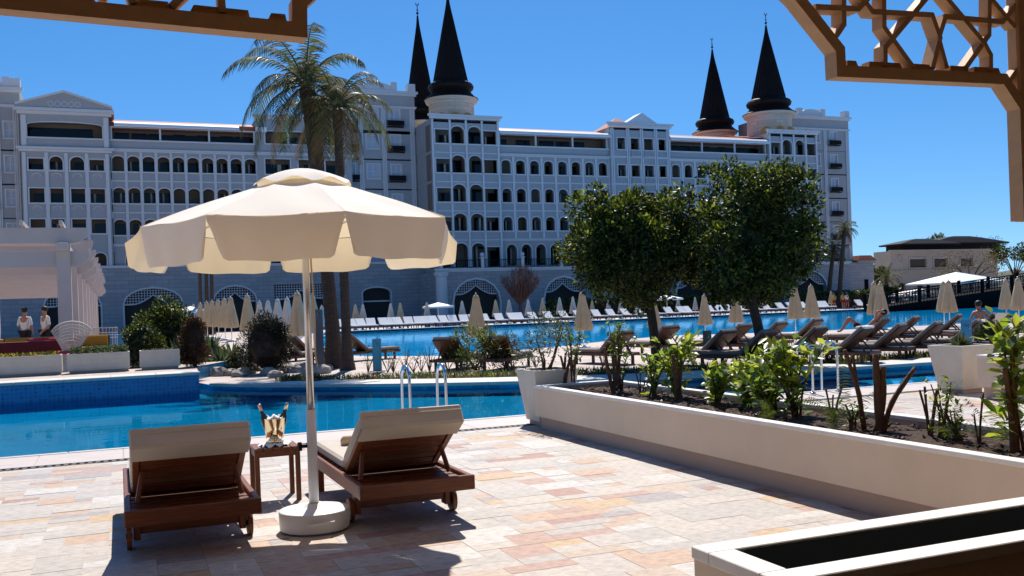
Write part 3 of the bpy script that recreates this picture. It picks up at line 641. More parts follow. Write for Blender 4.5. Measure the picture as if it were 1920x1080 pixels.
for mir in (1,-1):
    mx = (lambda p: p) if mir == 1 else (lambda p: (2*CX-p[0], p[1]))
    b = MB()
    for i in range(len(prof)-1):
        q = [mx(prof[i]),mx(prof[i+1]),mx(inner[i+1]),mx(inner[i])]; q = q if mir == 1 else q[::-1]; b.prism(q[::-1], DT, 'y', YT)
    fr = PB(b,'screen_frame',M['screen'])
    for k,s_ in enumerate(segs):
        a, c = C8(*s_[0]), C8(*s_[1])
        if a[1] > zmax and c[1] > zmax: continue
        if a[1] > zmax: t = (zmax-c[1])/(a[1]-c[1]); a = (c[0]+(a[0]-c[0])*t, zmax)
        if c[1] > zmax: t = (zmax-a[1])/(c[1]-a[1]); c = (a[0]+(c[0]-a[0])*t, zmax)
        PB(bar(MB(), mx(a), mx(c), .030, YT+.0006*(k+2), DT-.0013*(k+2)),'lattice_bar',M['screen'],fr)
    xo = mx((ox2,0))[0]; sgn = 1 if mir == 1 else -1
    # bumps on the lower beam
    for (p,q) in ((605,700),(770,1030),(1100,1250),(1380,1530),(1560,1770)):
        yi = lambda x: 480+(x-600)*.051; a, c = C8(p,yi(p)+22), C8(q,yi(q)+22); a2, c2 = C8(p+8,yi(p)-34), C8(q-24,yi(q)-34)
        Q = [mx(a),mx(c),mx(c2),mx(a2)]; PB(MB().prism(Q if mir == -1 else Q[::-1], DT-.03, 'y', YT+.015),'lattice_foot',M['screen'],fr)
    PB(MB().bbox(xo+(.006 if mir == 1 else -.32),xo+(.32 if mir == 1 else -.006),YT+.004,YT+DT-.004,zb-.003,ZTOP,.012),'screen_stile',M['screen'],fr)
    PB(MB().bbox(xo+sgn*.5-.2,xo+sgn*.5+.2,YT-.15,YT+.25,0,ZTOP,.015),'column',M['screen'])
PB(MB().box(-3.2,8.4,-5.5,YT+.35,ZTOP+.003,ZTOP+.3),'roof',M['screen']); PB(MB().box(-3.2,8.4,-5.7,-5.5,0,ZTOP),'back_wall',M['dark_timber'])
PB(MB().box(-3.4,-3.2,-5.5,YT+.3,0,ZTOP),'unseen_side_wall',M['dark_timber']); PB(MB().box(8.4,8.6,-5.5,YT+.3,0,ZTOP),'unseen_side_wall',M['dark_timber'])  # unseen walls, lengthened up to the screen to keep sky light off it
PB(MB().box(-3.2,8.4,-5.5,2.6,-.03,.012),'added_dark_floor',M['dark_timber'])  # unseen dark floor added to cut bounce light on the screen front
# ================================================================ planters
def hollow(b, x0, x1, y0, y1, z0, z1, t, zi, taper=0):
    """open box with rim thickness t and inner floor at zi; taper narrows the foot"""
    k = taper; A = [(x0+k,y0+k),(x1-k,y0+k),(x1-k,y1-k),(x0+k,y1-k)]; Bq = [(x0,y0),(x1,y0),(x1,y1),(x0,y1)]; Cq = [(x0+t,y0+t),(x1-t,y0+t),(x1-t,y1-t),(x0+t,y1-t)]
    vs = [(x,y,z0) for x,y in A]+[(x,y,z1) for x,y in Bq]+[(x,y,z1) for x,y in Cq]+[(x,y,zi) for x,y in Cq]; fs = [(3,2,1,0)]
    for i in range(4): j = (i+1)%4; fs += [(i,j,4+j,4+i),(4+i,4+j,8+j,8+i),(8+i,8+j,12+j,12+i)]
    fs.append((12,13,14,15)); return b.add(vs, fs)
def long_planter(label, x0, x1, y0, y1, h, rim=.035, rimw=.12, soil=True, liner=False):
    c = ((x0+x1)/2,(y0+y1)/2,0); t = thing('long_planter', label, 'planter', c); L_ = lambda a: a
    X0,X1,Y0,Y1 = x0-c[0],x1-c[0],y0-c[1],y1-c[1]
    MB().box(X0+.05,X1-.05,Y0+.05,Y1-.05,0,.16).build('plinth',M['render_plinth'],t)
    hollow(MB(),X0,X1,Y0,Y1,.166,h-rim,rimw*.8,.2).build('body',M['render_beige'],t)
    b = MB(); r = .008; z0,z1 = h-rim+.001,h
    for (a,c_,d,e) in ((X0-r,X1+r,Y0-r,Y0+rimw),(X0-r,X1+r,Y1-rimw,Y1+r),(X0-r,X0+rimw,Y0+rimw+.001,Y1-rimw-.001),(X1-rimw,X1+r,Y0+rimw+.001,Y1-rimw-.001)): b.bbox(a,c_,d,e,z0,z1,.004)
    b.build('rim',M['rim'],t)
    if soil:
        n = 40; m = 8; V = []; Q = []
        for i in range(n+1):
            for j in range(m+1): V.append((X0+.1+(X1-X0-.2)*j/m, Y0+.1+(Y1-Y0-.2)*i/n, h-.075+random.uniform(-.022,.03)))
        for i in range(n):
            for j in range(m): a = i*(m+1)+j; Q.append((a,a+1,a+m+2,a+m+1))
        np_mesh('soil', V, Q, M['soil'], parent=t)
        k_ = 2600; C_ = np.stack([rng.uniform(X0+.1,X1-.1,k_),rng.uniform(Y0+.1,Y1-.1,k_),np.full(k_,h-.058)],1); D_ = rng.normal(0,1,(k_,3)); D_[:,2] *= .25; A_ = rng.normal(0,1,(k_,3)); A_[:,2] *= .3; D_ /= np.linalg.norm(D_,axis=1)[:,None]; A_ /= np.linalg.norm(A_,axis=1)[:,None]; L_c = rng.uniform(.015,.05,k_)[:,None]
        Vc = np.stack([C_-D_*L_c,C_+A_*L_c*.35,C_+D_*L_c,C_-A_*L_c*.35],1).reshape(-1,3); Qc = np.arange(4*k_).reshape(-1,4); np_mesh('mulch',Vc,Qc,[M['soil'],M['stem'],M['twig'],M['brown_leaf2']],rng.choice(4,k_),t)['kind'] = 'stuff'
    if liner: MB().box(X0+rimw-.004,X1-rimw+.004,Y0+rimw-.004,Y1-rimw+.004,h-.10,h-.012).build('liner',M['black'],t)
    return t
long_planter('long beige planter wall with white rim holding pruned shrubs beside the tiled terrace', 4.80, 5.95, 1.2, 11.05, .55, rimw=.09)
long_planter('beige planter with white rim and empty black trough under the pavilion screen', 2.13, 4.72, 2.78, 3.34, .55, rim=.05, rimw=.115, soil=False, liner=True)
long_planter('beige planter wall joined to the tapered square pot on the far paved terrace', 11.35, 12.5, 5.5, 10.2, .62, rimw=.09)
def square_pot(label, x, y, s, h, group=None):
    t = thing('square_planter', label, 'planter', (x,y,0)); MB().box(-s*.30,s*.30,-s*.30,s*.30,0,.06).build('foot',M['render_plinth'],t)
    hollow(MB(),-s/2,s/2,-s/2,s/2,.061,h,.06,h-.12,s*.15).build('body',M['block'],t); MB().box(-s/2+.062,s/2-.062,-s/2+.062,s/2-.062,h-.118,h-.06).build('soil',M['soil'],t); return t
square_pot('square tapered cream planter at the near pool edge holding a grey-green shrub', 5.14, 11.42, .62, .72)
square_pot('square tapered cream planter beside the far planter wall with low spiky plants', 11.9, 11.0, .66, .72)
# ================================================================ near parasol
PX_, PY_ = 1.255, 6.93
par = thing('parasol', 'open cream canvas parasol with scalloped valance on a white round base', 'parasol', (PX_, PY_, 0))
pb = MB().lathe([(.225,.010),(.238,.012),(.243,.016),(.245,.024),(.250,.135),(.2495,.142),(.246,.148),(.240,.1505),(.232,.1515),(.09,.166),(.08,.168),(.06,.19)],48).build('base',M['plastic'],par,True)
MB().tube([(-.09,-.252,.085),(-.085,-.268,.085),(.085,-.268,.095),(.09,-.252,.095)],.007,6).build('handle',M['white'],pb)
MB().tube([(0,0,.175),(0,0,.86)],.036,16).build('pole_sleeve',M['plastic'],par,True)
MB().tube([(0,0,.80),(0,0,2.5)],.026,16).build('pole',M['alu'],par,True)
MB().tube([(-.035,0,.60),(-.075,0,.60)],.012,8).tube([(-.075,0,.60),(-.10,0,.60)],.032,12).build('clamp_knob',M['iron'],par)
MB().tube([(.03,-.02,2.08),(.045,-.03,1.5),(.04,-.03,1.25),(.052,-.03,1.16),(.04,-.03,1.22)],.006,6).build('pull_cord',M['towel'],par)
R0, ZR, ZC, RC = 1.10, 2.17, 2.47, .30
A0 = -YAW-rad(20)    # rib angle measured in the camera frame, turned into the terrace frame
ang = [A0-2*math.pi*k/8+0 for k in range(8)]
def rim_pt(a, r, z): return (r*math.cos(a), r*math.sin(a), z)
V = []; Q = []; nu = 12; nr = 10
for k in range(8):
    a, c = ang[k], ang[(k+1)%8]; n0 = len(V)
    for i in range(nr+1):
        t = i/nr; r = RC*.5+(R0-RC*.5)*t; z = ZC+.03-(ZC+.03-ZR)*(t**1.12)
        for j in range(nu+1):
            s_ = j/nu; p = Vector(rim_pt(a,r,z)).lerp(Vector(rim_pt(c,r,z)), s_)
            p.z -= .014*math.sin(math.pi*s_)*t + .006*math.sin(9*s_+k*2+t*7)*t; V.append(p)
    for i in range(nr):
        for j in range(nu): q = n0+i*(nu+1)+j; Q.append((q,q+1,q+nu+2,q+nu+1))
cp = np_mesh('canopy', V, Q, M['canvas'], parent=par); cp.data.polygons.foreach_set('use_smooth',[True]*len(cp.data.polygons))
for k in range(8):                                        # eight valance panels with rounded lower corners
    a, c = ang[k], ang[(k+1)%8]; V = []; Q = []; n = 26; m = 8; flare = random.uniform(-.06,.05)
    for j in range(n+1):
        s_ = j/n; p = Vector(rim_pt(a,R0,ZR)).lerp(Vector(rim_pt(c,R0,ZR)), s_); p.z -= .014*math.sin(math.pi*s_); nrm_ = Vector((p.x,p.y,0)).normalized(); tg = (Vector(rim_pt(c,R0,0))-Vector(rim_pt(a,R0,0))).normalized()
        e = min(s_,1-s_)*2; dp = .275*(1-max(0,1-e/.13)**2.6*.60)+.004*math.sin(s_*13+k)
        for i in range(m+1):
            t = i/m; wv = .009*math.sin(s_*17+k*3)*t; pinch = (.5-s_)*.05*t*t
            V.append(p+nrm_*(flare*t*t*2+wv+.02*t)+tg*pinch+Vector((0,0,-dp*t)))
    for j in range(n):
        for i in range(m): q = j*(m+1)+i; Q.append((q,q+1,q+m+2,q+m+1))
    o = np_mesh('valance', V, Q, M['canvas'], parent=cp); o.data.polygons.foreach_set('use_smooth',[True]*len(o.data.polygons))
V = []; Q = []; n = 48; m = 6                               # vented top cap
for j in range(n):
    a = 2*math.pi*j/n; kk = .5+.5*math.cos(8*(a-A0))
    for i in range(m+1):
        t = i/m; r = .03+(RC+.02*kk)*t; z = 2.585-.105*t**1.6+(.0-.022*kk*t*t)+.016*(1-kk)*t*t; V.append((r*math.cos(a), r*math.sin(a), z))
for j in range(n):
    for i in range(m): a = j*(m+1)+i; c = ((j+1)%n)*(m+1)+i; Q.append((a,c,c+1,a+1))
o = np_mesh('vent_cap', V, Q, M['canvas'], parent=par); o.data.polygons.foreach_set('use_smooth',[True]*len(o.data.polygons))
MB().tube([(0,0,2.05),(0,0,2.12)],.045,12).build('runner_hub',M['brass'],par)
for k in range(8):
    e = Vector(rim_pt(ang[k],R0-.02,ZR-.015)); t0 = Vector((0,0,2.44)); MB().tube([t0,e],.009,5).build('rib',M['alu'],par); MB().tube([(0,0,2.09),t0.lerp(e,.5)],.007,5).build('strut',M['alu'],par)
# ================================================================ two teak sun loungers, side table, ice bucket
def teak_lounger(label, x, y, rz=0, towel=False):
    """origin: middle of the rear wheel line; feet point towards +y"""
    t = thing('sun_lounger', label, 'sun lounger', (x,y,0), rz); W2 = .40; b0,b1 = -.46,1.50
    for sx in (-1,1): MB().bbox(sx*W2-.022,sx*W2+.022,b0+.045,b1-.05,.235,.335,.006).build('side_rail',M['wood'],t)
    MB().bbox(-W2-.024,W2+.024,b0,b0+.043,.233,.338,.006).build('rear_board',M['woodx'],t); MB().bbox(-W2-.022,W2+.022,b1-.048,b1,.235,.335,.006).build('front_board',M['woodx'],t)
    for sx in (-1,1):
        MB().bbox(sx*(W2-.055)-.022,sx*(W2-.055)+.022,-.05,.05,.06,.30,.005).build('rear_leg',M['wood'],t); MB().bbox(sx*(W2-.05)-.025,sx*(W2-.05)+.025,1.32,1.38,0,.30,.005).build('front_leg',M['wood'],t)
        w_ = MB().tube([(sx*(W2-.005)-.016,0,.088),(sx*(W2-.005)+.016,0,.088)],.088,22).build('wheel',M['wood'],t); MB().tube([(sx*(W2-.005)-.021,0,.088),(sx*(W2-.005)+.021,0,.088)],.018,10).build('hub',M['iron'],w_)
    MB().bbox(-W2+.05,W2-.05,-.03,.03,.10,.16,.005).build('axle_board',M['woodx'],t)
    for k in range(7): y0 = .32+k*.165; MB().box(-W2+.023,W2-.023,y0,y0+.12,.315,.337).build('seat_slat',M['woodx'],t)
    for k in range(7): y0 = -.40+k*.135; MB().box(-W2+.023,W2-.023,y0,y0+.105,.285,.305).build('deck_slat',M['woodx'],t)
    # backrest hinged at y=.25
    al = math.atan2(.38,.60); ca, sa = math.cos(al), math.sin(al); Hn = Vector((0,.26,.36)); Ln = .70
    Mx = Matrix.Translation(Hn) @ Matrix(((1,0,0,0),(0,-ca,sa,0),(0,sa,ca,0),(0,0,0,1)))   # local y runs up the back, local z out of the front
    def bk(b): return b.xf(Mx)
    br = bk(MB().bbox(-.365,-.320,0,Ln,-.03,.006,.004)).build('backrest_stile',M['wood'],t); bk(MB().bbox(.320,.365,0,Ln,-.03,.006,.004)).build('backrest_stile',M['wood'],t)
    for k in range(-1,7): y0 = .012+k*.0975; bk(MB().bbox(-.319,.319,y0,y0+.087,-.018,.004,.004)).build('slat',M['woodx'],br)
    for sx in (-1,1): MB().tube([Mx @ Vector((sx*.30,.34,-.03)), (sx*.34,-.12,.32)],.018,6).build('prop',M['wood'],br)
    MB().box(-W2+.024,W2-.024,-.14,-.10,.25,.29).build('prop_bar',M['woodx'],t)
    sc_ = MB().bbox(-.375,.375,.30,1.48,.34,.425,.02).build('seat_cushion',M['cushion'],t)
    bk(MB().bbox(-.375,.375,.03,Ln+.045,.008,.092,.02)).build('back_cushion',M['cushion'],t)
    h = bk(MB().bbox(-.378,.378,Ln-.145,Ln+.055,-.052,-.033,.008).bbox(-.378,.378,Ln+.02,Ln+.062,-.045,.094,.012)).build('cushion_hood',M['cushion'],t)
    bk(MB().tube([(-.374,Ln+.063,.05),(.374,Ln+.063,.05)],.006,6)).build('piping',M['cushion'],h)
    return t
teak_lounger('teak sun lounger with oatmeal cushion, left of the side table, seen from behind', .415, 7.0)
teak_lounger('teak sun lounger with oatmeal cushion and rolled towel, right of the parasol base', 1.93, 7.02)
tb = thing('side_table', 'small teak slatted side table between the two loungers', 'side table', (1.18, 8.27, 0)); s_ = .185; hT = .45
for sx in (-1,1):
    for sy in (-1,1): MB().bbox(sx*(s_-.02)-.019,sx*(s_-.02)+.019,sy*(s_-.02)-.019,sy*(s_-.02)+.019,0,hT-.025,.003).build('leg',M['wood'],tb)
for k in range(5): x0 = -s_+k*.0755; MB().bbox(x0,x0+.068,-s_,s_,hT-.024,hT,.003).build('slat',M['wood'],tb)
for sy in (-1,1): MB().box(-s_+.04,s_-.04,sy*(s_-.02)-.01,sy*(s_-.02)+.01,hT-.075,hT-.026).build('apron',M['woodx'],tb)
for sx in (-1,1): MB().box(sx*(s_-.02)-.01,sx*(s_-.02)+.01,-s_+.04,s_-.04,hT-.075,hT-.026).build('apron',M['wood'],tb)
bx_, by_ = 1.185, 8.25; zt = hT
bk_ = thing('ice_bucket', 'shiny champagne bucket on the slatted side table', 'ice bucket', (bx_,by_,zt))
MB().lathe([(.062,.055),(.07,.06),(.082,.14),(.088,.225),(.092,.23),(.086,.228),(.078,.14),(.066,.07)],36).build('bowl',M['brass'],bk_,True)
MB().lathe([(.075,.032),(.05,.045),(.055,.056)],24).build('foot',M['brass'],bk_,True)
pl = [(.125*(1+.12*math.sin(5*a)+.07*math.sin(11*a))*math.cos(a), .125*(1+.12*math.sin(5*a)+.07*math.sin(11*a))*math.sin(a)) for a in [2*math.pi*i/48 for i in range(48)]]
nb = MB(); V = [(0,0,.034)]+[(x*.6,y*.6,.030+.006*math.sin(i*1.7)) for i,(x,y) in enumerate(pl)]+[(x,y,.012+.012*math.sin(i*1.3)) for i,(x,y) in enumerate(pl)]; Fq = []
for i in range(48): j = (i+1)%48; Fq += [(0,1+i,1+j),(1+i,49+i,49+j,1+j)]
tag(nb.add(V,Fq).build('napkin',M['linen'],None,True,(bx_,by_,zt-.004)),'crumpled white napkin under the champagne bucket','napkin')
tw = MB(); V = []; Fq = []
for i in range(13):
    for j in range(7): u = i/12-.5; v = j/6-.5; V.append((u*.13, v*.10-.01, .235+.028*math.cos(u*7)*math.cos(v*5)+.006*math.sin(i*2.1+j)-(.10 if j == 0 else 0)*(1 if abs(u) < .3 else .5)))
for i in range(12):
    for j in range(6): a = i*7+j; Fq.append((a,a+7,a+8,a+1))
tag(tw.add(V,Fq).build('cloth',M['linen'],None,True,(bx_,by_,zt)),'folded white cloth draped in the champagne bucket','cloth')
def bottle(lab, dx, tilt, cap):
    t = thing('bottle', lab, 'bottle', (bx_+dx*.4,by_,zt+.075)); t.rotation_euler = (rad(-6), rad(tilt), 0)
    MB().lathe([(.036,0),(.038,.02),(.038,.13),(.03,.17),(.015,.205),(.0135,.255)],18).build('glass_body',M['bottle'],t,True); MB().lathe([(.0142,.215),(.0145,.285),(.012,.292)],14).build('foil_neck',cap,t,True)
bottle('wine bottle with rosy foil leaning left out of the bucket', -.06, -19, M['foil']); bottle('wine bottle with pale foil leaning right out of the bucket', .06, 19, M['brass'])
tg_ = MB()
for q,(yy,zz) in enumerate(((0,.465),(.045,.452))): tg_.tube([(-.14,yy,zz),(-.13,yy,zz),(.13,yy,zz),(.14,yy,zz)],[.02,.04,.04,.02],14)
tag(tg_.build('towel',M['towel'],None,True,(1.85,8.05,0)),'rolled beige towel lying on the right lounger seat','towel')
# ================================================================ pool ladders: pairs of bent steel rails
def rail(label, x, y, group):
    P = [(0,-.38,0),(0,-.38,.62),(0,-.33,.74),(0,-.22,.80),(0,-.08,.76),(0,-.02,.62),(0,0,.3),(0,.02,-.55)]
    c = catmull([Vector(p) for p in P],5); t = thing('ladder_rail', label, 'ladder rail', (x,y,0), 0, group)
    MB().tube(c,.021,10).build('tube',M['steel'],t,True); MB().lathe([(.05,0.013),(.05,.02),(.03,.03)],16,(0,-.38,0)).build('flange',M['steel'],t,True)
gL = 'steel handrails at the pool edge'
rail('bent steel ladder rail at the turquoise pool edge behind the right lounger', 3.52, 12.62, gL); rail('bent steel ladder rail at the turquoise pool edge behind the right lounger', 4.02, 12.62, gL)
rail('bent steel ladder rail at the pool edge beyond the shrub planter', 10.1, 12.62, gL); rail('bent steel ladder rail at the pool edge beyond the shrub planter', 10.6, 12.62, gL)
# ================================================================ plants
def leaves(name, C, N, size, mats, parent, asp=.45, mix=None, jit=.5, fold=.12, r=None):
    """C: leaf base points, N: leaf directions (unit); each leaf a folded pointed blade of 2 quads"""
    r = r or rng; n = len(C); C = np.asarray(C); N = np.asarray(N)+r.normal(0,jit,(n,3)); N /= np.linalg.norm(N,axis=1)[:,None]+1e-9
    A = r.normal(0,1,(n,3)); S_ = np.cross(N,A); S_ /= np.linalg.norm(S_,axis=1)[:,None]+1e-9; U_ = np.cross(S_,N)
    L_ = (np.asarray(size)*r.uniform(.7,1.25,n))[:,None]; w_ = L_*asp/2
    p0 = C; p1 = C+N*L_*.5+S_*w_+U_*L_*fold; p2 = C+N*L_; p3 = C+N*L_*.5-S_*w_+U_*L_*fold; pm = C+N*L_*.5
    V = np.stack([p0,p1,p2,p3,pm],1).reshape(-1,3); i = np.arange(n)[:,None]*5
    Q = np.concatenate([i+np.array([[0,1,4]]),i+np.array([[1,2,4]]),i+np.array([[0,4,3]]),i+np.array([[4,2,3]])],1).reshape(-1,3)
    mi = np.repeat(r.choice(len(mats), n, p=mix),4) if len(mats) > 1 else None
    return np_mesh(name, V, Q, mats, mi, parent)
def sph(n, r=None): 
    r = r or rng; v = r.normal(0,1,(n,3)); return v/np.linalg.norm(v,axis=1)[:,None]
def clumps(cl, per, size, shell=.35):
    """cl: list of (centre, radius); leaves spread near the surface of each clump, pointing outward"""
    C = []; N = []
    for c,r_ in cl:
        k = int(per*r_*r_*10)+8; d = sph(k); q = r_*(1-shell*rng.random(k)**1.5)[:,None]; C.append(np.asarray(c)+d*q); N.append(d+np.array([0,0,.25]))
    return np.concatenate(C), np.concatenate(N)
def round_tree(label, base, crown_c, crown_r, lean, seed, nclump=190):
    R = random.Random(seed); bz = Vector(base); t = thing('round_tree', label, 'tree', base); cc = Vector(crown_c)-bz
    top = Vector((lean[0],lean[1],cc.z-crown_r[2]*.55)); tr = MB(); P = catmull([Vector((0,0,-.05)),Vector((lean[0]*.25,lean[1]*.25,top.z*.4)),top],6)
    n = len(P); tr.tube(P,[.17*(1.35-.6*min(1,i/4)) if i < 3 else .125-.03*i/n for i in range(n)],10)
    for k in range(11):
        a = 2*math.pi*k/11+R.random(); e = cc+Vector((math.cos(a)*crown_r[0]*.72,math.sin(a)*crown_r[1]*.72,crown_r[2]*R.uniform(-.35,.55))); m = top.lerp(e,.45)+Vector((0,0,.18))
        tr.tube(catmull([top-Vector((0,0,.12)),m,e],5),[.055-.0042*i for i in range(11)],6)
    tr.build('trunk',M['bark'],t,True); cl = []
    for k in range(nclump):
        d = Vector(sph(1)[0]); q = R.uniform(.66,.97) if k > 40 else R.uniform(.15,.6); z = d.z
        # flat-topped dome: squarer shoulders, flatter underside
        f = 1.0+.10*math.sin(5*math.atan2(d.y,d.x)+seed)+R.uniform(-.12,.12); sq = .82/max(abs(d.x),abs(d.y),abs(d.z))*.35+.65; p = Vector((d.x*crown_r[0]*f, d.y*crown_r[1]*f, z*crown_r[2]*(f if z > 0 else .92)))*q*sq
        cl.append((tuple(cc+p), R.uniform(.20,.44)*(1.25-.35*q)*crown_r[0]/1.7))
    C,N = clumps(cl, 190, .09, .6); u = (C[:,2]-cc.z)/crown_r[2]
    o = leaves('crown', C, N, .11, [M['leaf_b'],M['leaf_a'],M['leaf_c']], t, .5, [.46,.38,.16], .55)
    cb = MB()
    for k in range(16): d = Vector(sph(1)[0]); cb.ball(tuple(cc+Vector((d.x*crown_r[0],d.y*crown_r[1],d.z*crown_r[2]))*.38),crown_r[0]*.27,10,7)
    cb.v = [tuple(Vector(v)+Vector((R.gauss(0,.04),R.gauss(0,.04),R.gauss(0,.04)))) for v in cb.v]; cb.build('crown_light_block',M['leaf_b'],t)  # solid dark lumps added inside the crown to block light passing through
    return t
t1b = G(1232,688); t2b = G(1432,688)
def cen(px0, py0, px1, py1, p):
    d = (p-O).dot(FW); m = PD((px0+px1)/2,(py0+py1)/2,d); return m, (px1-px0)/2/F*d, (py1-py0)/2/F*d
m1,w1,h1 = cen(1058,350,1314,584,t1b); m2,w2,h2 = cen(1276,316,1532,578,t2b)
round_tree('clipped round-crowned evergreen tree on the island, crown to the left of its twin', t1b, m1, (w1,w1,h1), (-.18,.05), 3)
round_tree('clipped round-crowned evergreen tree with leaning trunk among the island loungers', t2b, m2, (w2,w2,h2), (-.32,.1), 8)
# ---- palms
def frond(V, Q, mi, o, az, el, ln, droop, R, dry, wid=.46, n=46):
    d = Vector((math.cos(az)*math.cos(el),math.sin(az)*math.cos(el),math.sin(el))); side = Vector((-math.sin(az),math.cos(az),0)); p = Vector(o); pts = [p.copy()]; dd = d.copy(); sp = []
    for i in range(n):
        dd = (dd+Vector((0,0,-droop/n*(.4+1.6*i/n)))).normalized(); p = p+dd*(ln/n); pts.append(p.copy())
        up = side.cross(dd).normalized()
        for s_ in (-1,1):
            if i < 3: continue
            t = i/n; L_ = wid*ln*.42*math.sin(math.pi*min(1,.12+t*.86))**.7*R.uniform(.75,1.1)+.05; tip = p+side*s_*L_*.72+dd*L_*.5+Vector((0,0,-L_*(.35+.5*t)*R.uniform(.5,1.3)))-up*0
            mid = p.lerp(tip,.5)+Vector((0,0,.07*L_)); w_ = dd*.016*ln/2.2; k = len(V); V += [p-w_,p+w_,mid+w_,mid-w_,tip]; Q += [(k,k+1,k+2,k+3),(k+3,k+2,k+4,k+4)]; m = 2 if (R.random() < dry) else (0 if R.random() < .62 else 1); mi += [m,m]
    return pts
def palm(label, base, top, ncr, ln, seed, r0=.21, r1=.15, group='feather palms on the island', dry=.06, droop=2.1, elmax=80):
    R = random.Random(seed); b0 = Vector(base); t = thing('palm_tree', label, 'palm', base, 0, group); T = Vector(top)-b0; P = []; rs = []; n = 46
    for i in range(n+1):
        u = i/n; P.append(Vector((T.x*u**1.3,T.y*u**1.3,T.z*u))); rs.append((r0*(1-u)+r1*u+(.10*math.exp(-u*18)))*(1+(.035 if i % 2 else -.02))*(1.25 if u > .93 else 1))
    MB().tube(P,rs,12).build('trunk',M['palmbark'],t,False); V = []; Q = []; mi = []; rb = MB()
    for k in range(ncr):
        u = k/ncr; az = k*2.399+R.uniform(-.2,.2); el = rad(-35+ (elmax+30)*u**.8); dr = droop*R.uniform(.8,1.2)*(1.15-.3*u)
        pts = frond(V,Q,mi,T+Vector((0,0,.08)),az,el,ln*R.uniform(.85,1.1),dr,R,.85 if u < .10 else dry); rb.tube(pts[::3]+[pts[-1]],[.026*ln/2.2*(1-.075*i) for i in range(len(pts[::3])+1)],5)
    np_t = [(q if q[2] != q[3] else q) for q in Q]; b = MB(); b.v = [tuple(v) for v in V]
    b.f = [q if q[2] != q[3] else q[:3] for q in np_t]; b.m = mi; b.build('crown',[M['palm_a'],M['palm_b'],M['palm_c']],t); rb.build('frond_stem',M['palm_b'],t)
    return t
pa = G(629,690); pc = G(652,694); pb2 = G(619,682)
ptop = PY(573,165,pa.y); palm('tall feather palm with thick leaning trunk behind the parasol', pa, ptop, 25, 2.6, 1, .20, .15, dry=.08)
ptop = PY(632,205,pc.y); palm('feather palm with straight slim trunk and browning fronds on the island', pc, ptop, 22, 1.95, 2, .125, .105, dry=.22)
ptop = PY(598,225,pb2.y); palm('slender feather palm standing between two thicker palm trunks', pb2, ptop, 12, 1.5, 3, .10, .085, dry=.3)
def farpalm(label, px, pyb, pyt, Y, ln, seed): 
    b_ = PY(px,pyb,Y); b_.z = 0; palm(label, b_, PY(px+(10 if Y > 50 else 0),pyt,Y), 26, ln, seed, .28, .22, 'fan palms by the hotel end', .15, 1.9)
farpalm('tall slim palm standing before the end of the hotel', 1574, 588, 432, 88, 1.9, 5); farpalm('shorter slim palm standing before the end of the hotel', 1553, 588, 470, 90, 1.9, 6)
for i,(px,pyt) in enumerate(((376,470),(388,468),(398,474))):
    b_ = PY(px,600,70); b_.z = RZ if b_.x < 10 else 0; palm('slim palm trunk behind the row of closed parasols with crown hidden by the canopy', b_, PY(px-2,pyt,70), 14, 1.6, 20+i, .15, .11, 'slim palms behind the closed parasols', .2, 1.6)
b_ = PY(1662,580,112); b_.z = 0; palm('small drooping palm beside the far stone villa', b_, PY(1662,522,112), 22, 2.6, 31, .3, .25, None, .1, 1.6)
# ---- shrubs
def bush(name, label, p, rx, rz, n, size, mats, mix, stem=None, asp=.45, seed=0, group=None, cone=0, lift=0, cat='shrub', ncl=26, core=True):
    R = random.Random(seed); t = thing(name, label, cat, p, 0, group); cl = []
    for k in range(ncl):
        d = sph(1)[0]; q = R.uniform(.55,.9); z = (d[2]*.5+.5); f = (1-z*cone); cl.append(((d[0]*rx*q*f, d[1]*rx*q*f, lift+rz*(.08+.84*z)), R.uniform(.28,.42)*rx*(1-.5*cone*z)))
    per = n/sum(int(r_*r_*10*100)+8 for _,r_ in cl)*100; C,N = clumps(cl, per, size, .6); leaves('foliage', C, N, size, mats, t, asp, mix)
    if core:
        cb = MB().ball((0,0,lift+rz*.5),(rx*.74,rx*.74,rz*.44),14,9); cb.v = [((x*(1-cone*max(0,(z-lift)/rz)*.9)), (y*(1-cone*max(0,(z-lift)/rz)*.9)), z) for x,y,z in cb.v]; cb.v = [(x*R.uniform(.85,1.1),y*R.uniform(.85,1.1),z) for x,y,z in cb.v]; cb.build('inner_twigs',mats[1],t)
    b = MB()
    for k in range(5): e = cl[k][0]; b.tube([(R.uniform(-.04,.04),R.uniform(-.04,.04),-.02),(e[0]*.4,e[1]*.4,lift+.2*rz),e],[.03*rx+.008,.02*rx+.006,.006],5)
    b.build('stem',stem or M['bark'],t); return t
def gz(px, py, z): p = G(px,py,z); p.z = z; return p
GA = [M['leaf_a'],M['leaf_b'],M['leaf_c']]
def at(px, py, Y, z): p = PY(px,py,Y); p.z = z; return p
bush('round_shrub','ball-shaped green shrub behind the end planter box',at(266,640,26.5,RZ),.50,.95,5000,.075,GA,[.35,.58,.07],seed=1,lift=.15)
bush('leafy_shrub','tall loose green shrub behind the ball-shaped shrub',at(316,640,29,RZ),.80,1.6,7500,.09,GA,[.30,.62,.08],seed=2,lift=.1)
bush('cone_shrub','rusty brown cone-shaped conifer at the end of the planter boxes',at(367,690,25.0,RZ-.02),.46,1.35,9000,.075,[M['brown_leaf'],M['brown_leaf2'],M['pine_dark']],[.5,.32,.18],asp=.25,seed=3,cone=.7,ncl=46)
bush('round_conifer','dark rounded conifer on the rocky island tip left of the parasol pole',at(502,690,25.8,.05),.78,1.5,12000,.085,[M['pine_dark'],M['brown_leaf2'],M['leaf_b']],[.62,.23,.15],asp=.22,seed=4,cone=.45,ncl=46)
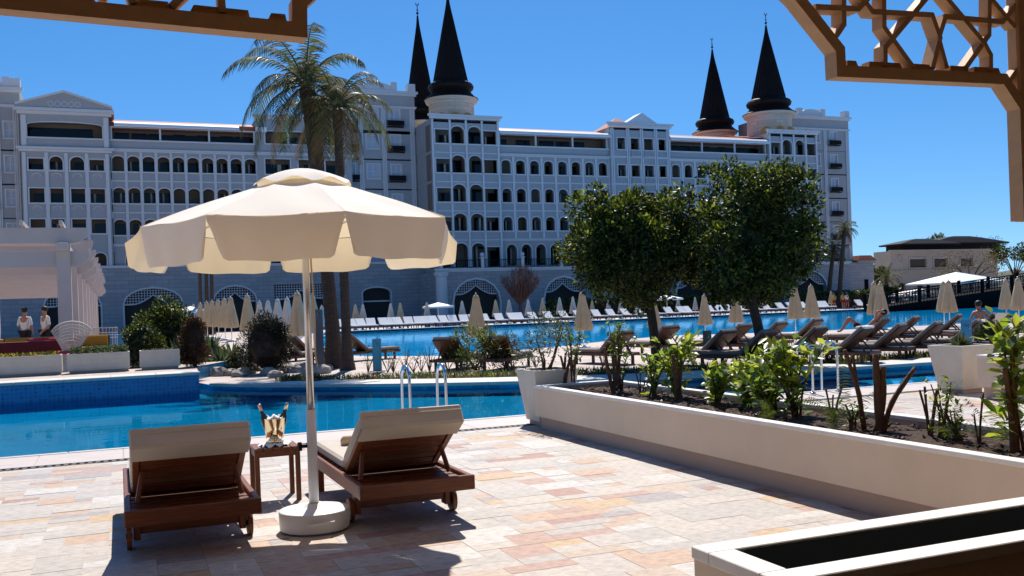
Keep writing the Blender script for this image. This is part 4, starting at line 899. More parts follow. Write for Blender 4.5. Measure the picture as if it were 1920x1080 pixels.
def spiky(name, label, p, n, ln, mats, mix, el=(15,85), w_=.05, seed=0, group=None, cat='plant', drp=.25):
    R = random.Random(seed); t = thing(name, label, cat, p, 0, group); b = MB()
    for k in range(n):
        a = R.uniform(0,6.283); e = rad(R.uniform(*el)); L_ = ln*R.uniform(.6,1.1); d = Vector((math.cos(a)*math.cos(e),math.sin(a)*math.cos(e),math.sin(e))); s_ = Vector((-math.sin(a),math.cos(a),0))*w_*L_
        m = d*L_*.55; q = d*L_+Vector((0,0,-drp*L_*math.cos(e))); b.mi = R.choices(range(len(mats)),mix)[0]; b.add([(0,0,0),m-s_,q,m+s_],[(0,1,2),(0,2,3)])
    b.build('blades',mats,t); return t
GP = [M['palm_a'],M['palm_b'],M['grey_leaf']]
for i,(px,py,Y,ln,n) in enumerate(((300,655,25.8,.6,90),(335,655,27,.75,110),(345,640,27.5,.9,110),(395,650,29,.85,110),(412,665,27.5,.75,120),(435,660,29.5,.8,110))):
    spiky('cycad', ['spiky cycad just behind the third planter box','broad cycad between ball shrub and brown cone conifer','tall cycad fronds beside the brown cone conifer top','grey-leaved cycad right of the brown cone conifer','bushy cycad on the rocky bank under the closed parasols','pale cycad between the cone conifer and dark conifer'][i], at(px,py,Y,RZ if i < 4 else .1), n, ln, GP, [.4,.25,.35], (5,80), .06, 40+i, 'cycads behind the planter boxes')
for i,(px,py,Y) in enumerate(((205,665,26,),(240,665,26.2),(455,680,27.2),(180,660,26.3))):
    bush('low_shrub',['low silvery shrub between the second and third planter boxes','low brownish shrub right behind the planter box gap','low rusty shrub among the island rocks','low grey shrub near the wicker chair'][i],at(px,py,Y,RZ if i != 2 else .05),.36,.5,1500,.075,[M['grey_leaf'],M['leaf_b'],M['brown_leaf']],[.5,.3,.2],seed=60+i)
# rocks on the tip of the island
for i in range(16):
    px = 385+i*15+random.uniform(-5,5); py = random.uniform(694,708)-(0 if i < 10 else 4); p = gz(px,py,0); r_ = random.uniform(.12,.30); b = MB().ball((0,0,0),(r_*random.uniform(.9,1.5),r_,r_*.7),9,6)
    b.v = [tuple(Vector(v)*random.uniform(.82,1.18)) for v in b.v]; tag(b.build('rock',M['rock'],None,False,(p.x,p.y,.05),random.uniform(0,6)),'weathered pale rock on the island tip below the dark conifer','rock','rocks on the island tip')
# ground cover strip on the island
def grass(name, label, poly_pts, n, ln, mats, mix, z=0):
    C = []; a = poly_pts
    for k in range(n):
        i = random.randrange(len(a)-1); t = random.random(); s_ = random.random(); p = Vector(a[i][0]).lerp(Vector(a[i+1][0]),t); q = Vector(a[i][1]).lerp(Vector(a[i+1][1]),t); C.append(p.lerp(q,s_))
    C = np.array([(v.x,v.y,z) for v in C]); N = np.tile([0,0,1.],(n,1)); o = leaves(name, C, N, ln, mats, None, .13, mix, .45, 0); return tag(o,label,'grass',kind='stuff')
strip = [((crv[i]+nrm(crv,i)*1.12).to_tuple(),(crv[i]+nrm(crv,i)*(2.3 if i > 4 else 1.5)).to_tuple()) for i in range(1,len(crv)-1,2)]
grass('ground_cover','low rough greenery along the island coping',strip,9000,.17,[M['leaf_a'],M['brown_leaf'],M['grey_leaf'],M['leaf_c']],[.42,.24,.24,.10])
b = MB()
V = [];
for p,q in zip(strip,strip[1:]): b.quad((*p[0][:2],.012),(*q[0][:2],.012),(*q[1][:2],.012),(*p[1][:2],.012))
struct(b.build('planting_bed',M['soil']))
# island shrubs
bush('oleander','loose green oleander bush in front of two brown loungers on the island',at(893,690,22.3,0),.62,1.05,2200,.11,[M['leaf_a'],M['grey_leaf'],M['leaf_c']],[.5,.3,.2],seed=70,asp=.25,core=False)
bush('oleander','reddish-brown oleander bush beside the second island lounger',at(948,690,21.5,0),.42,.85,900,.09,[M['brown_leaf'],M['leaf_a']],[.55,.45],seed=71,asp=.25,core=False)
bush('low_shrub','round dark green shrub before the teal shower panel on the right',at(1850,650,18.5,0),.40,.85,1500,.07,GA,[.5,.4,.1],seed=72)
bush('pot_shrub','grey-green airy shrub growing in the square planter by the pool',(5.14,11.42,.66),.42,.85,900,.06,[M['grey_leaf'],M['leaf_a'],M['brown_leaf']],[.65,.2,.15],M['stem'],.3,seed=73,core=False)
spiky('pot_grass','short spiky plant in the far square planter',(11.9,11.0,.66),60,.30,GP,[.3,.4,.3],(30,88),.04,74)
# thin upright stems growing in the planting bed
for i,px in enumerate((690,727,738,760,775,790,805,840,960,1005,1075,1130,1250,1300,1360,1480,1500,1540,1560)):
    p = gz(px, 700-(px-690)*.022, 0); R = random.Random(200+i); t = thing('bare_plant','thin bare twiggy plant in the island planting bed','plant',p,0,'bare plants in the island bed'); b = MB()
    for k in range(7): a = R.uniform(0,6.28); h_ = R.uniform(.25,.6)*(1.25 if i % 3 == 0 else .9); b.tube([(0,0,0),(.08*math.cos(a),.08*math.sin(a),h_*.5),(.2*math.cos(a),.2*math.sin(a),h_)],[.012,.009,.004],4)
    b.build('twigs',M['stem'],t); C = np.array([(R.gauss(0,.1),R.gauss(0,.1),R.uniform(.2,.55)) for _ in range(26)]); leaves('leaf_sprays',C,sph(26),.07,[M['leaf_a'],M['leaf_c']],t,.35,[.6,.4])
# ---- shrubs in the long planter
leaf_me = []
for mm in ('laurel','laurel2','laurel3'):
    b = MB(); P = [(0,0,0),(.28,.17,.05),(.62,.19,.045),(1,0,-.05),(.62,-.19,.045),(.28,-.17,.05),(.3,0,0),(.65,0,0)]; b.add(P,[(0,1,6),(1,2,7,6),(2,3,7),(0,6,5),(6,7,4,5),(7,3,4)]); me = b.mesh('leaf',M[mm]); leaf_me.append(me)
    me.polygons.foreach_set('use_smooth',[True]*len(me.polygons))
SZ = .475
def laurel(label, px, pyb, hgt, spread, nleaf, seed, ln=.12, mixw=(5,3,4), nst=7, low=.12, Xp=None):
    R = random.Random(seed); p = G(px,pyb,SZ); t = thing('laurel_shrub',label,'shrub',(p.x,p.y,SZ)); ends = []
    for k in range(nst):
        a = R.uniform(0,6.283); r_ = spread*R.uniform(.2,1); h_ = hgt*R.uniform(.62,1); e = Vector((math.cos(a)*r_,math.sin(a)*r_*.7,h_)); m = Vector((e.x*.35,e.y*.35,h_*.5)); c = catmull([Vector((R.uniform(-.05,.05),R.uniform(-.05,.05),-.03)),m,e],5); ends.append(c)
        MB().tube(c,[.013-.0009*i for i in range(len(c))],6).build('stem',M['stem'],t)
    for k in range(nleaf):
        c = R.choice(ends); u = low+(1-low)*R.random()**.6; i = min(len(c)-1,int(u*(len(c)-1)+.5)); q = c[i]+Vector((R.gauss(0,.045),R.gauss(0,.045),R.gauss(0,.035)))
        o = bpy.data.objects.new('leaf', R.choices(leaf_me,mixw)[0]); col.objects.link(o); o.parent = t; o.location = q; s_ = ln*R.uniform(.6,1.25); o.scale = (s_,s_,s_); o.rotation_euler = (R.uniform(-.6,.6), -R.uniform(-.3,1.15), R.uniform(0,6.283))
    return t
laurel('lime-leaved laurel shrub with tall stems in the middle of the long planter',1270,748,.64,.34,240,1,.135)
laurel('low lime-leaved laurel shrub right of the tall laurel in the long planter',1345,758,.44,.30,190,2,.13)
laurel('bushy lime-leaved laurel behind the leaning tree trunk in the long planter',1402,765,.50,.32,250,3,.13)
laurel('large spreading lime-leaved laurel left of the thick cut stems',1490,785,.68,.36,290,4,.13)
laurel('dense lime laurel filling the gap before the spreading laurel',1448,776,.46,.30,220,14,.125)
laurel('leafy mid-height laurel left of the tall stems',1225,745,.5,.26,150,15,.11,(5,4,2))
laurel('small-leaved dark laurel at the far end of the long planter',1160,735,.92,.30,230,5,.07,(2,5,0),7,.35)
laurel('sparse dark laurel beside the square planter',1075,728,.8,.26,150,6,.07,(1,5,0),5,.4)
laurel('large bright laurel rising at the near end of the long planter',1905,845,.86,.24,220,7,.13)
laurel('drooping fine-leaved laurel seedling in the bare stretch of planter',1795,830,.30,.16,70,8,.05,(2,5,1),5,.2)
def cut_stems(label, px, pyb, stems, seed):
    p = G(px,pyb,SZ); t = thing('cut_stems',label,'pruned stems',(p.x,p.y,SZ)); R = random.Random(seed)
    for (dx,dy,h_,r_) in stems:
        P = [Vector((R.uniform(-.03,.03),R.uniform(-.03,.03),-.04)),Vector((dx*.35+R.uniform(-.02,.02),dy*.35,h_*.45)),Vector((dx,dy,h_))]; c = catmull(P,5); MB().tube(c,[r_*(1.15-.03*i)*R.uniform(.86,1.16) for i in range(len(c))],9).build('stem',M['stem'],t,True)
    return t
cut_stems('group of brown cut-back stems behind the square planter',1060,728,[(-.05,0,.42,.016),(.03,.02,.45,.018),(.08,-.02,.40,.02)],1)
cut_stems('brown pruned stems below the dark laurel',1150,738,[(-.10,0,.55,.022),(.02,.02,.45,.02),(.12,0,.30,.018),(.2,.05,.22,.01)],2)
cut_stems('two tall brown cut stems rising through the tall laurel',1272,752,[(-.05,0,.5,.022),(.08,.03,.42,.02)],3)
cut_stems('thick forked brown stump with slanting cut branch in the long planter',1650,808,[(.0,.02,.60,.030),(.05,.0,.50,.028),(.32,-.06,.48,.020)],4)
cut_stems('pair of tall thin brown cut stems left of the forked stump',1622,806,[(-.16,.02,.64,.018),(-.06,.04,.60,.014)],5)
cut_stems('three wiry bent brown stems in the bare stretch of planter',1745,822,[(-.09,0,.36,.009),(-.02,.02,.38,.010),(.08,0,.36,.012)],6)
cut_stems('thick reddish stems under the near bright laurel',1900,846,[(-.05,0,.55,.020),(.05,.02,.66,.022)],7)
def fern(label, px, pyb, h_, n, seed):
    p = G(px,pyb,SZ); t = thing('fern',label,'fern',(p.x,p.y,SZ)); R = random.Random(seed); V = []; Q = []; mi = []
    for k in range(n): frond(V,Q,mi,(0,0,0),R.uniform(0,6.28),rad(R.uniform(45,85)),h_*R.uniform(.7,1.1),.9,R,.1,.16,22)
    b = MB(); b.v = [tuple(v) for v in V]; b.f = [q if q[2] != q[3] else q[:3] for q in Q]; b.m = mi; b.build('fronds',[M['laurel2'],M['palm_b'],M['brown_leaf']],t)
cut_stems('thin reddish shoots between the dark laurel and the tall laurel',1205,742,[(-.1,0,.34,.008),(0,.03,.30,.007),(.1,0,.36,.008),(.18,.02,.26,.007)],8)
cut_stems('cluster of thin bent shoots left of the tall thin cut stems',1565,795,[(-.08,0,.30,.009),(.02,.03,.24,.008),(.12,.02,.32,.01)],9)
cut_stems('single slim side-branching stem in the bare stretch of planter',1835,836,[(.06,0,.36,.008),(.0,.03,.22,.006)],10)
laurel('small bronze-leaved shrub below the tall thin cut stems',1600,806,.22,.2,80,16,.05,(1,4,1),6,.2)
laurel('fine-leaved laurel sprig beside the wiry bent stems',1770,826,.42,.14,110,17,.05,(2,5,1),6,.3)
fern('upright fern frond beside the tall cut stems',1585,800,.55,4,1); fern('drooping fern on the white rim below the cut stems',1560,812,.25,7,2); fern('fine green fern in the bare stretch of planter',1790,832,.34,8,3); fern('arching fern near the large bright laurel',1870,836,.36,6,4); fern('small low fern left of the drooping laurel seedling',1440,790,.22,6,5)
# ---- clipped hedge and the leafless red tree in front of the hotel
for i,(x0,x1) in enumerate(((41,52),(52.6,60),(60.6,70),(72,84))):
    t = thing('hedge',['clipped hedge below the leafless reddish tree','clipped hedge left of the first round tree crown','clipped hedge behind the far loungers under the tree crowns','clipped hedge near the last hotel arch'][i],'hedge',((x0+x1)/2,90,0)); n = 3600; C = np.stack([rng.uniform(x0,x1,n)-(x0+x1)/2, rng.uniform(-.9,.9,n), 1.9*rng.random(n)**.55+.1*np.sin(rng.uniform(0,9,n))],1)
    leaves('foliage',C,sph(n)+np.array([0,-.3,.4]),.28,[M['leaf_a'],M['leaf_b'],M['laurel2']],t,.6,[.4,.4,.2])
    MB().box((x0-x1)/2+.2,(x1-x0)/2-.2,-.6,.6,0,1.55).build('inner_twigs',M['bark'],t)
def bare_tree(label, base, hgt, rad_, seed, m, n1=26):
    R = random.Random(seed); t = thing('bare_tree',label,'tree',base); MB().tube([(0,0,0),(0,0,hgt*.25),(.05,0,hgt*.42)],[.22,.18,.14],8).build('trunk',m,t,True); b = MB()
    for k in range(n1):
        a = R.uniform(0,6.283); q = math.sqrt(R.random()); e = Vector((math.cos(a)*rad_*q,math.sin(a)*rad_*q,hgt*(.98-.28*q*q)))
        c = catmull([Vector((0,0,hgt*.3)),Vector((e.x*.55,e.y*.55,hgt*.52)),e],4); b.tube(c,[.07-.0075*i for i in range(9)],4)
        for j in range(16):
            s_ = c[R.randint(3,8)]; d = Vector((R.gauss(0,.35),R.gauss(0,.35),R.uniform(.3,1.1))).normalized()*R.uniform(.5,1.2)*hgt/6; b.tube([s_,s_+d*.5+Vector((R.gauss(0,.05),0,0)),s_+d],[.022,.016,.010],3,False)
    b.build('branches',m,t); return t
p = PY(976,585,88); p.z = 0; bare_tree('leafless round reddish tree before the hotel podium', p, 5.2, 2.0, 5, M['twig'], 75)
# ================================================================ pool furniture
def closed_parasol_proto(fabric, seed):
    """closed parasol, height scaled to 1: cloth from .36 to 1.0"""
    R = random.Random(seed); t = bpy.data.objects.new('closed_parasol', None); col.objects.link(t)
    n = 48; V = []; Q = []; prof = [(.02,2.42),(.06,2.41),(.095,2.36),(.115,2.28),(.135,2.22),(.125,2.20),(.155,2.0),(.20,1.7),(.245,1.35),(.29,1.0),(.315,.78),(.28,.76)]
    for k,(r,z) in enumerate(prof):
        for i in range(n):
            a = 2*math.pi*i/n; u = min(1,max(0,(2.25-z)/1.0)); q = 1+.20*u*math.cos(8*a+.6*math.sin(3*a))+.05*u*math.sin(5*a+seed); V.append((r*q*math.cos(a), r*q*math.sin(a), z+(.02*math.cos(8*a) if k > 9 else 0)))
    for k in range(len(prof)-1):
        for i in range(n): Q.append((k*n+i,k*n+(i+1)%n,(k+1)*n+(i+1)%n,(k+1)*n+i))
    o = np_mesh('folded_canopy', V, Q, fabric, parent=t); o.data.polygons.foreach_set('use_smooth',[True]*len(o.data.polygons))
    MB().tube([(0,0,0),(0,0,2.46)],.022,8).ball((0,0,2.47),.03,8,5).build('pole',M['alu'],t,True); MB().lathe([(.26,0),(.26,.07),(.05,.12)],14).build('base',M['plastic'],t)
    return t
protoT = closed_parasol_proto(M['canvas_tan'],1); protoG = closed_parasol_proto(M['canvas_grey'],2); used = {}
def closed_parasol(px, py_top, d, z0, label, group, fab='T', hs=None):
    """px, py_top: tip in the photograph; d: depth along the view; z0: ground it stands on"""
    p = PD(px, py_top, d); src = protoT if fab == 'T' else protoG
    o = src if fab not in used else copy_tree(src); used[fab] = 1; h_ = p.z-z0; s_ = h_/2.48
    o.location = (p.x,p.y,z0); o.scale = (s_*1.15, s_*1.15, s_); o.rotation_euler.z = random.uniform(0,6.28); tag(o,label,'parasol',group); return o
gA = 'closed parasols in a row receding on the raised terrace'
for px,py in ((362,570),(375,567),(387,564),(397,562.5),(408,560.5),(420,558),(432,555.4)):
    d = .95*1800/(hor(px)-py); closed_parasol(px,py,d,RZ-.02,'tan closed parasol in the tight row above the cone conifer',gA)
for px,py,L_,lab,z0 in ((463,551,38,'tan closed parasol standing alone right of the tight row',RZ-.02),(557,545,35,'tall tan closed parasol with its pole over the dark conifer',0),(585,551,40,'tan closed parasol partly behind the big parasol pole',0)):
    closed_parasol(px,py,L_,z0,lab,'closed parasols on the left bank')
for px,py,L_ in ((486,564,56),(502,562.5,54),(520,559,50),(538,557,46),(603,572,62)):
    closed_parasol(px,py,L_,0.,'pale closed parasol further back behind the dark conifer','pale closed parasols on the left bank','G')
isl = 'tan closed parasols along the near edge of the big pool'
for px,py,d,lab in ((892,550,31.0,'tan closed parasol by the blue pool behind the oleander'),(1091,545,33.5,'tan closed parasol left of the round trees'),(1225,556,37,'tan closed parasol right beside the first tree trunk'),(1320,551,38,'tan closed parasol between the two tree trunks, nearer the first'),(1378,545,39,'tan closed parasol just left of the leaning trunk'),(1489,532,39,'tan closed parasol right of the second tree, taller of the two'),(1520,533,40,'tan closed parasol right of the second tree, further back'),
    (1638,527,41.5,'tan closed parasol overlapped by its twin beside the bridge foot'),(1650,529,41,'tan closed parasol overlapping its twin beside the bridge foot'),(1768,526,43,'tan closed parasol half hidden behind another before the dark bridge'),(1778,524,41,'tan closed parasol in front of another before the dark bridge'),(1885,522,44,'narrow tan closed parasol under the high end of the bridge'),(1908,519,41,'tan closed parasol under the high end of the bridge')):
    closed_parasol(px,py,d,0,lab,isl)
far = 'small closed parasols along the far pool deck'
for i,(px,py) in enumerate(((666,570.3),(680,570),(732,568.4),(750,567.5),(800,566.6),(866,564),(929,562),(954,561.5),(990,561),(1017,559),(1049,557.7),(1074,556),(1110,563),(1140,561),(1164,558),(1194,562),(1271,558),(1303,557),(1346,555),(1392,553),(1433,549),(1558,545))):
    r_ = ray(px,py); closed_parasol(px,py,79.5/r_.y,0,'small closed parasol behind the far row of white loungers',far,'G' if i % 3 else 'T')
def open_parasol(label, p, r_, h_, sq=True):
    t = thing('open_parasol',label,'parasol',p,0,'open white parasols'); n = 4 if sq else 8
    V = [(0,0,h_)]+[(r_*math.cos(rad(45)+2*math.pi*i/n),r_*math.sin(rad(45)+2*math.pi*i/n),h_-.22*r_) for i in range(n)]; b = MB().add(V,[(0,1+i,1+(i+1)%n) for i in range(n)])
    for i in range(n):
        a,c = V[1+i],V[1+(i+1)%n]; b.quad(a,c,(c[0],c[1],c[2]-.16),(a[0],a[1],a[2]-.16))
    b.build('canopy',M['awning'],t); MB().tube([(0,0,0),(0,0,h_)],.04,8).build('pole',M['white'],t); MB().lathe([(.3,0),(.3,.08),(.05,.12)],12).build('base',M['plastic'],t)
r_ = ray(821,567); p = O+r_*(80.5/r_.y); open_parasol('small open white parasol behind the far loungers near the hotel stairs',(p.x,p.y,0),1.55,p.z)
r_ = ray(1250,553); p = O+r_*(80/r_.y); open_parasol('small open white parasol seen beneath the tree crowns',(p.x,p.y,0),1.6,p.z)
p = PD(356,574,66); open_parasol('open white parasol tip showing left of the tight closed row',(p.x,p.y,0),2.6,p.z)
p = PD(1793,510,105); open_parasol('large open white parasol beyond the dark bridge railing',(p.x,p.y,0),5.2,p.z); p = PD(1720,540,108); open_parasol('low open white parasol beyond the foot of the bridge',(p.x,p.y,0),3.4,p.z)
# ---- loungers
def lounger_proto(cush, nm):
    t = bpy.data.objects.new(nm, None); col.objects.link(t); W2 = .36
    b = MB(); b.bbox(-W2,W2,-.95,.95,.22,.30,.01); b.build('frame',M['woodd'],t)
    for sx in (-1,1):
        for y in (-.75,.75): MB().box(sx*(W2-.07)-.03,sx*(W2-.07)+.03,y-.03,y+.03,0,.219).build('leg',M['woodd'],t)
    MB().bbox(-W2+.02,W2-.02,-.25,.93,.302,.39,.02).build('seat_cushion',cush,t)
    al = rad(40); Mx = Matrix.Translation((0,-.24,.32)) @ Matrix(((1,0,0,0),(0,-math.cos(al),math.sin(al),0),(0,math.sin(al),math.cos(al),0),(0,0,0,1)))
    MB().bbox(-W2+.02,W2-.02,0,.74,0,.09,.02).xf(Mx).build('back_cushion',cush,t); MB().bbox(-W2+.01,W2-.01,0,.72,-.04,-.003,.008).xf(Mx).build('backrest',M['woodd'],t)
    for sx in (-.2,.2): MB().tube([Mx @ Vector((sx,.4,-.04)),(sx,-.8,.28)],.02,5).build('prop',M['woodd'],t)
    return t
LP = {'w':lounger_proto(M['cushion_white'],'pool_lounger'),'d':lounger_proto(M['cushion_dark'],'pool_lounger')}; lused = {}
def lounger(kind, x, y, rz, label, group, z=0):
    o = LP[kind] if kind not in lused else copy_tree(LP[kind]); lused[kind] = 1; o.location = (x,y,z); o.rotation_euler.z = rz; return tag(o,label,'sun lounger',group)
fx = [620+.1875*x for x in (97,245,320,410,540,625,690,790,890,965,1050,1150,1235,1345,1450,1560,1700,1840)]+[940+.1875*x for x in (135,195,330,490,650,800,975,1120,1270,1400,1560,1700,1830,1900)]+[1260+.177*x for x in (430,535,650,760,915,1030,1185,1300,1430,1545,1600,1650)]+[1618]
for i,px in enumerate(sorted(fx)):
    r_ = ray(px,600); p = O+r_*(77.4/r_.y); lounger('w',p.x,p.y,math.pi+random.uniform(-.12,.12),'white-cushioned lounger in the far row facing the big pool','white loungers along the far pool edge').scale = (1.15,1.15,1.15)
gI = 'brown loungers on the island'
il = [(858,690,24.5,-20,'brown lounger behind the green oleander bush, back turned'),(948,688,24.0,-20,'brown lounger behind the reddish oleander bush, back turned'),(1130,672,24.5,38,'brown lounger left of the first tree trunk'),(1222,660,28,38,'brown lounger behind the first tree trunk'),
 (1312,672,22.5,48,'brown lounger left of the dark shower panel'),(1352,650,27,48,'brown lounger further back behind the dark shower panel'),(1382,672,21.5,50,'brown lounger just left of the leaning tree trunk'),(1420,648,28,50,'brown lounger hidden behind the leaning tree trunk'),(1480,665,22.5,50,'brown lounger just right of the leaning tree trunk'),(1490,640,30,50,'brown lounger behind a tan parasol pole near the second tree'),(1560,664,21.5,52,'brown lounger holding pale towels'),
 (1610,640,28,55,'brown lounger with a sunbather lying on it'),(1628,660,22.5,55,'brown lounger before the sunbather'),(1668,634,28.5,55,'brown lounger beside the overlapping closed parasols'),(1696,655,23,55,'brown lounger left of the square far planter'),(1748,630,29,58,'brown lounger behind the square far planter'),(1770,650,23.5,58,'brown lounger right behind the square far planter'),(1812,628,29,58,'brown lounger near the seated sunbather'),(1900,622,29,60,'brown lounger right of the seated sunbather')]
ILP = {}
for px,py,d,a,lab in il:
    r_ = ray(px,600); p = O+r_*d; ILP[lab] = lounger('d',p.x,p.y,rad(a-24),lab,gI)
for px,d,a,lab in ((690,30.5,-75,'brown lounger with pale cushion lying flat right of the palm trunks'),(575,32,-60,'brown lounger behind the big parasol pole'),(560,29,-60,'brown lounger right of the dark conifer')):
    p = O+ray(px,600)*d; lounger('d',p.x,p.y,rad(a),lab,'brown loungers on the left bank')
# ---- shower panels, life ring
def shower(label, px, py0, py1, d, m):
    p = PD(px,py1,d); q = PD(px,py0,d); h_ = q.z-0; t = thing('shower_panel',label,'shower',(p.x,p.y,0),-YAW); MB().bbox(-.11,.11,-.03,.03,.05,h_,.012).build('panel',m,t); MB().box(-.2,.2,-.12,.12,.0,.05).build('foot',M['steel'],t); MB().tube([(0,-.03,h_-.15),(0,-.12,h_-.12),(0,-.16,h_-.2)],.015,6).build('spout',M['steel'],t)
shower('teal shower panel on the island deck beside the palms', 708, 635, 695, 24, M['teal'])
shower('dark glass shower panel between the island loungers', 1327, 620, 662, 25, mat('dark_teal_panel',(.01,.05,.065),.15)); shower('teal shower panel behind the far square planter', 1813, 598, 655, 21, M['teal'])
shower('slim grey shower panel behind the big parasol pole', 601, 580, 690, 27, mat('grey_panel',(.10,.13,.17),.2))
# ================================================================ pergola restaurant on the left
per = thing('pergola', 'pale timber pergola with long row of columns beside the pool restaurant', 'pergola', (-1.3, 28, RZ)); QO = Vector((-1.3,28,RZ))
def QB(b, name, m, smooth=False): o = b.build(name, m, per, smooth); o.location = -QO; return o
ztop = 3.95
for k in range(9):
    y = 28+k*4.4
    QB(MB().bbox(-1.47,-1.13,y,y+.36,RZ,ztop-.3,.015),'column',M['pergola'])
    if k < 6: QB(MB().bbox(-5.6,-5.3,y+2.2,y+2.5,RZ,ztop-.62,.015),'column',M['pergola'])
    # cross beam with stepped, scrolled end beyond the column
    P = [(-14,ztop-.32),(-1.0,ztop-.32),(-.86,ztop-.28),(-.80,ztop-.18),(-.70,ztop-.14),(-.66,ztop-.02),(-.66,ztop+.10),(-14,ztop+.10)]
    QB(MB().prism(P[::-1],.16,'y',y+.10),'cross_beam',M['pergola'])
    QB(MB().prism([(p[0],p[1]-.62) for p in P][::-1],.14,'y',y+.14),'lower_beam',M['pergola'])
QB(MB().bbox(-1.44,-1.16,27.6,66,ztop-.52,ztop-.325,.01),'long_beam',M['pergola']); QB(MB().bbox(-5.58,-5.32,27.6,62,ztop-.62,ztop-.33,.01),'long_beam',M['pergola'])
for k in range(14): x = -1.3-k*.92; QB(MB().bbox(x-.045,x+.045,27.3,66,ztop+.102,ztop+.22,.008),'rafter',M['pergola'])
for k in range(16): y = 29.2+k*2.2; QB(MB().bbox(-14,-1.5,y,y+.12,ztop-.30,ztop-.06,.01),'purlin',M['pergola'])
for k in range(6): QB(MB().bbox(-9.6,-9.3,29+k*4.4,29.3+k*4.4,RZ,ztop-.62,.015),'column',M['pergola'])
# planter boxes on the raised terrace
for i,(px0,px1,lab) in enumerate(((-45,116,'long cream planter box with yellow flowers on the raised terrace'),(126,244,'cream planter box with grey-green plants on the raised terrace'),(263,338,'short cream planter box next to the brown cone conifer'))):
    Yp = 24.6; a = PY(px0,690,Yp).x; c = PY(px1,690,Yp).x; t = thing('planter_box',lab,'planter',((a+c)/2,Yp+.25,RZ)); h_ = (c-a)/2
    MB().box(-h_+.04,h_-.04,-.22,.22,0,.06).build('foot',M['render_plinth'],t); hollow(MB(),-h_,h_,-.25,.25,.061,.46,.04,.38).build('body',M['block'],t)
    for q in range(3): MB().box(-h_+.08,h_-.08,-.258,-.2505,.10+q*.115,.19+q*.115).build('plank',M['block'],t)
    MB().box(-h_+.042,h_-.042,-.208,.208,.381,.41).build('soil',M['soil'],t)
    n = (600,700,200)[i]; C = np.stack([rng.uniform(-h_+.06,h_-.06,n),rng.uniform(-.18,.18,n),.41+.10*rng.random(n)*(1,1.8,.7)[i]],1)
    o = leaves('planting',C,sph(n)+np.array([0,0,.7]),(.06,.09,.05)[i],[M['yellow'],M['leaf_a']] if i == 0 else [M['grey_leaf'],M['leaf_a']],None,.4,[.6,.4]); o.location = ((a+c)/2,Yp+.25,RZ)
    tag(o,['low yellow flowers filling the long planter box','low grey-green plants filling the middle planter box','sparse low plants in the short planter box'][i],'plants',None,'stuff')
# wicker peacock chair
p = at(130,670,26.6,RZ); pc_ = thing('wicker_chair','white wicker peacock chair with fan-shaped back behind the planter boxes','chair',p,rad(195)); b = MB()
for k in range(27):
    a = rad(-62+124*k/26); b.tube([(.16*math.sin(a),.18,.42),(.36*math.sin(a),.26,.75),(.52*math.sin(a),.34,.42+.80*math.cos(a*.72))],.009,5)
for q in (.2,.3,.4,.5,.6,.7,.8,.9,1.0):
    P = []
    for k in range(19): a = rad(-64+128*k/18); P.append(((.16+(.36)*q)*math.sin(a)*1.0, .18+.16*q, .42+.80*math.cos(a*.72)*q))
    b.tube(P,.010 if q < 1 else .02,5)
b.build('fan_back',M['pergola'],pc_); s_ = MB().lathe([(.36,.0),(.30,.12),(.22,.25),(.30,.38),(.36,.42)],22); s_.build('wicker_base',M['pergola'],pc_); MB().lathe([(.33,.422),(.34,.45),(.32,.49)],20).build('seat_cushion',M['pink'],pc_)
p = at(200,640,32,RZ); t = thing('wicker_chair','small wicker armchair beside the blue cloth table','chair',p,rad(150)); MB().lathe([(.34,0),(.28,.2),(.34,.42)],18).build('wicker_base',M['pergola'],t)
b = MB()
for q in (.7,.85,1.0): b.tube([(.36*math.cos(a),.36*math.sin(a),q) for a in [rad(k*15) for k in range(13)]],.015,5)
for k in range(13): a = rad(k*15); b.tube([(.34*math.cos(a),.34*math.sin(a),.42),(.36*math.cos(a),.36*math.sin(a),1.0)],.009,4)
b.build('back',M['pergola'],t)
def table(label, p, w_, d_, m):
    t = thing('dining_table',label,'table',p); MB().bbox(-w_/2,w_/2,-d_/2,d_/2,.70,.74,.01).build('tabletop',M['woodd'],t)
    for sx in (-1,1):
        for sy in (-1,1): MB().box(sx*(w_/2-.06)-.03,sx*(w_/2-.06)+.03,sy*(d_/2-.06)-.03,sy*(d_/2-.06)+.03,0,.699).build('leg',M['woodd'],t)
    q = MB(); z = .743; a,c = w_/2+.02,d_/2+.02; q.quad((-a,-c,z),(a,-c,z),(a,c,z),(-a,c,z))
    for (x0,y0,x1,y1) in ((-a,-c,a,-c),(a,-c,a,c),(a,c,-a,c),(-a,c,-a,-c)): q.quad((x0,y0,z),(x0*1.03,y0*1.04,.28),(x1*1.03,y1*1.04,.28),(x1,y1,z))
    tag(q.build('tablecloth',m,None,False,p),label.replace('dining table','cloth').replace('under','of'),'tablecloth')
table('dining table under a dark red cloth near the wicker chair',at(62,665,27.5,RZ),1.9,.9,M['red']); table('dining table under a blue cloth by the last columns',at(196,640,34,RZ),1.3,.9,M['bluecloth']); table('dining table under a mustard cloth among the columns',at(20,650,33,RZ),1.6,.9,M['mustard'])
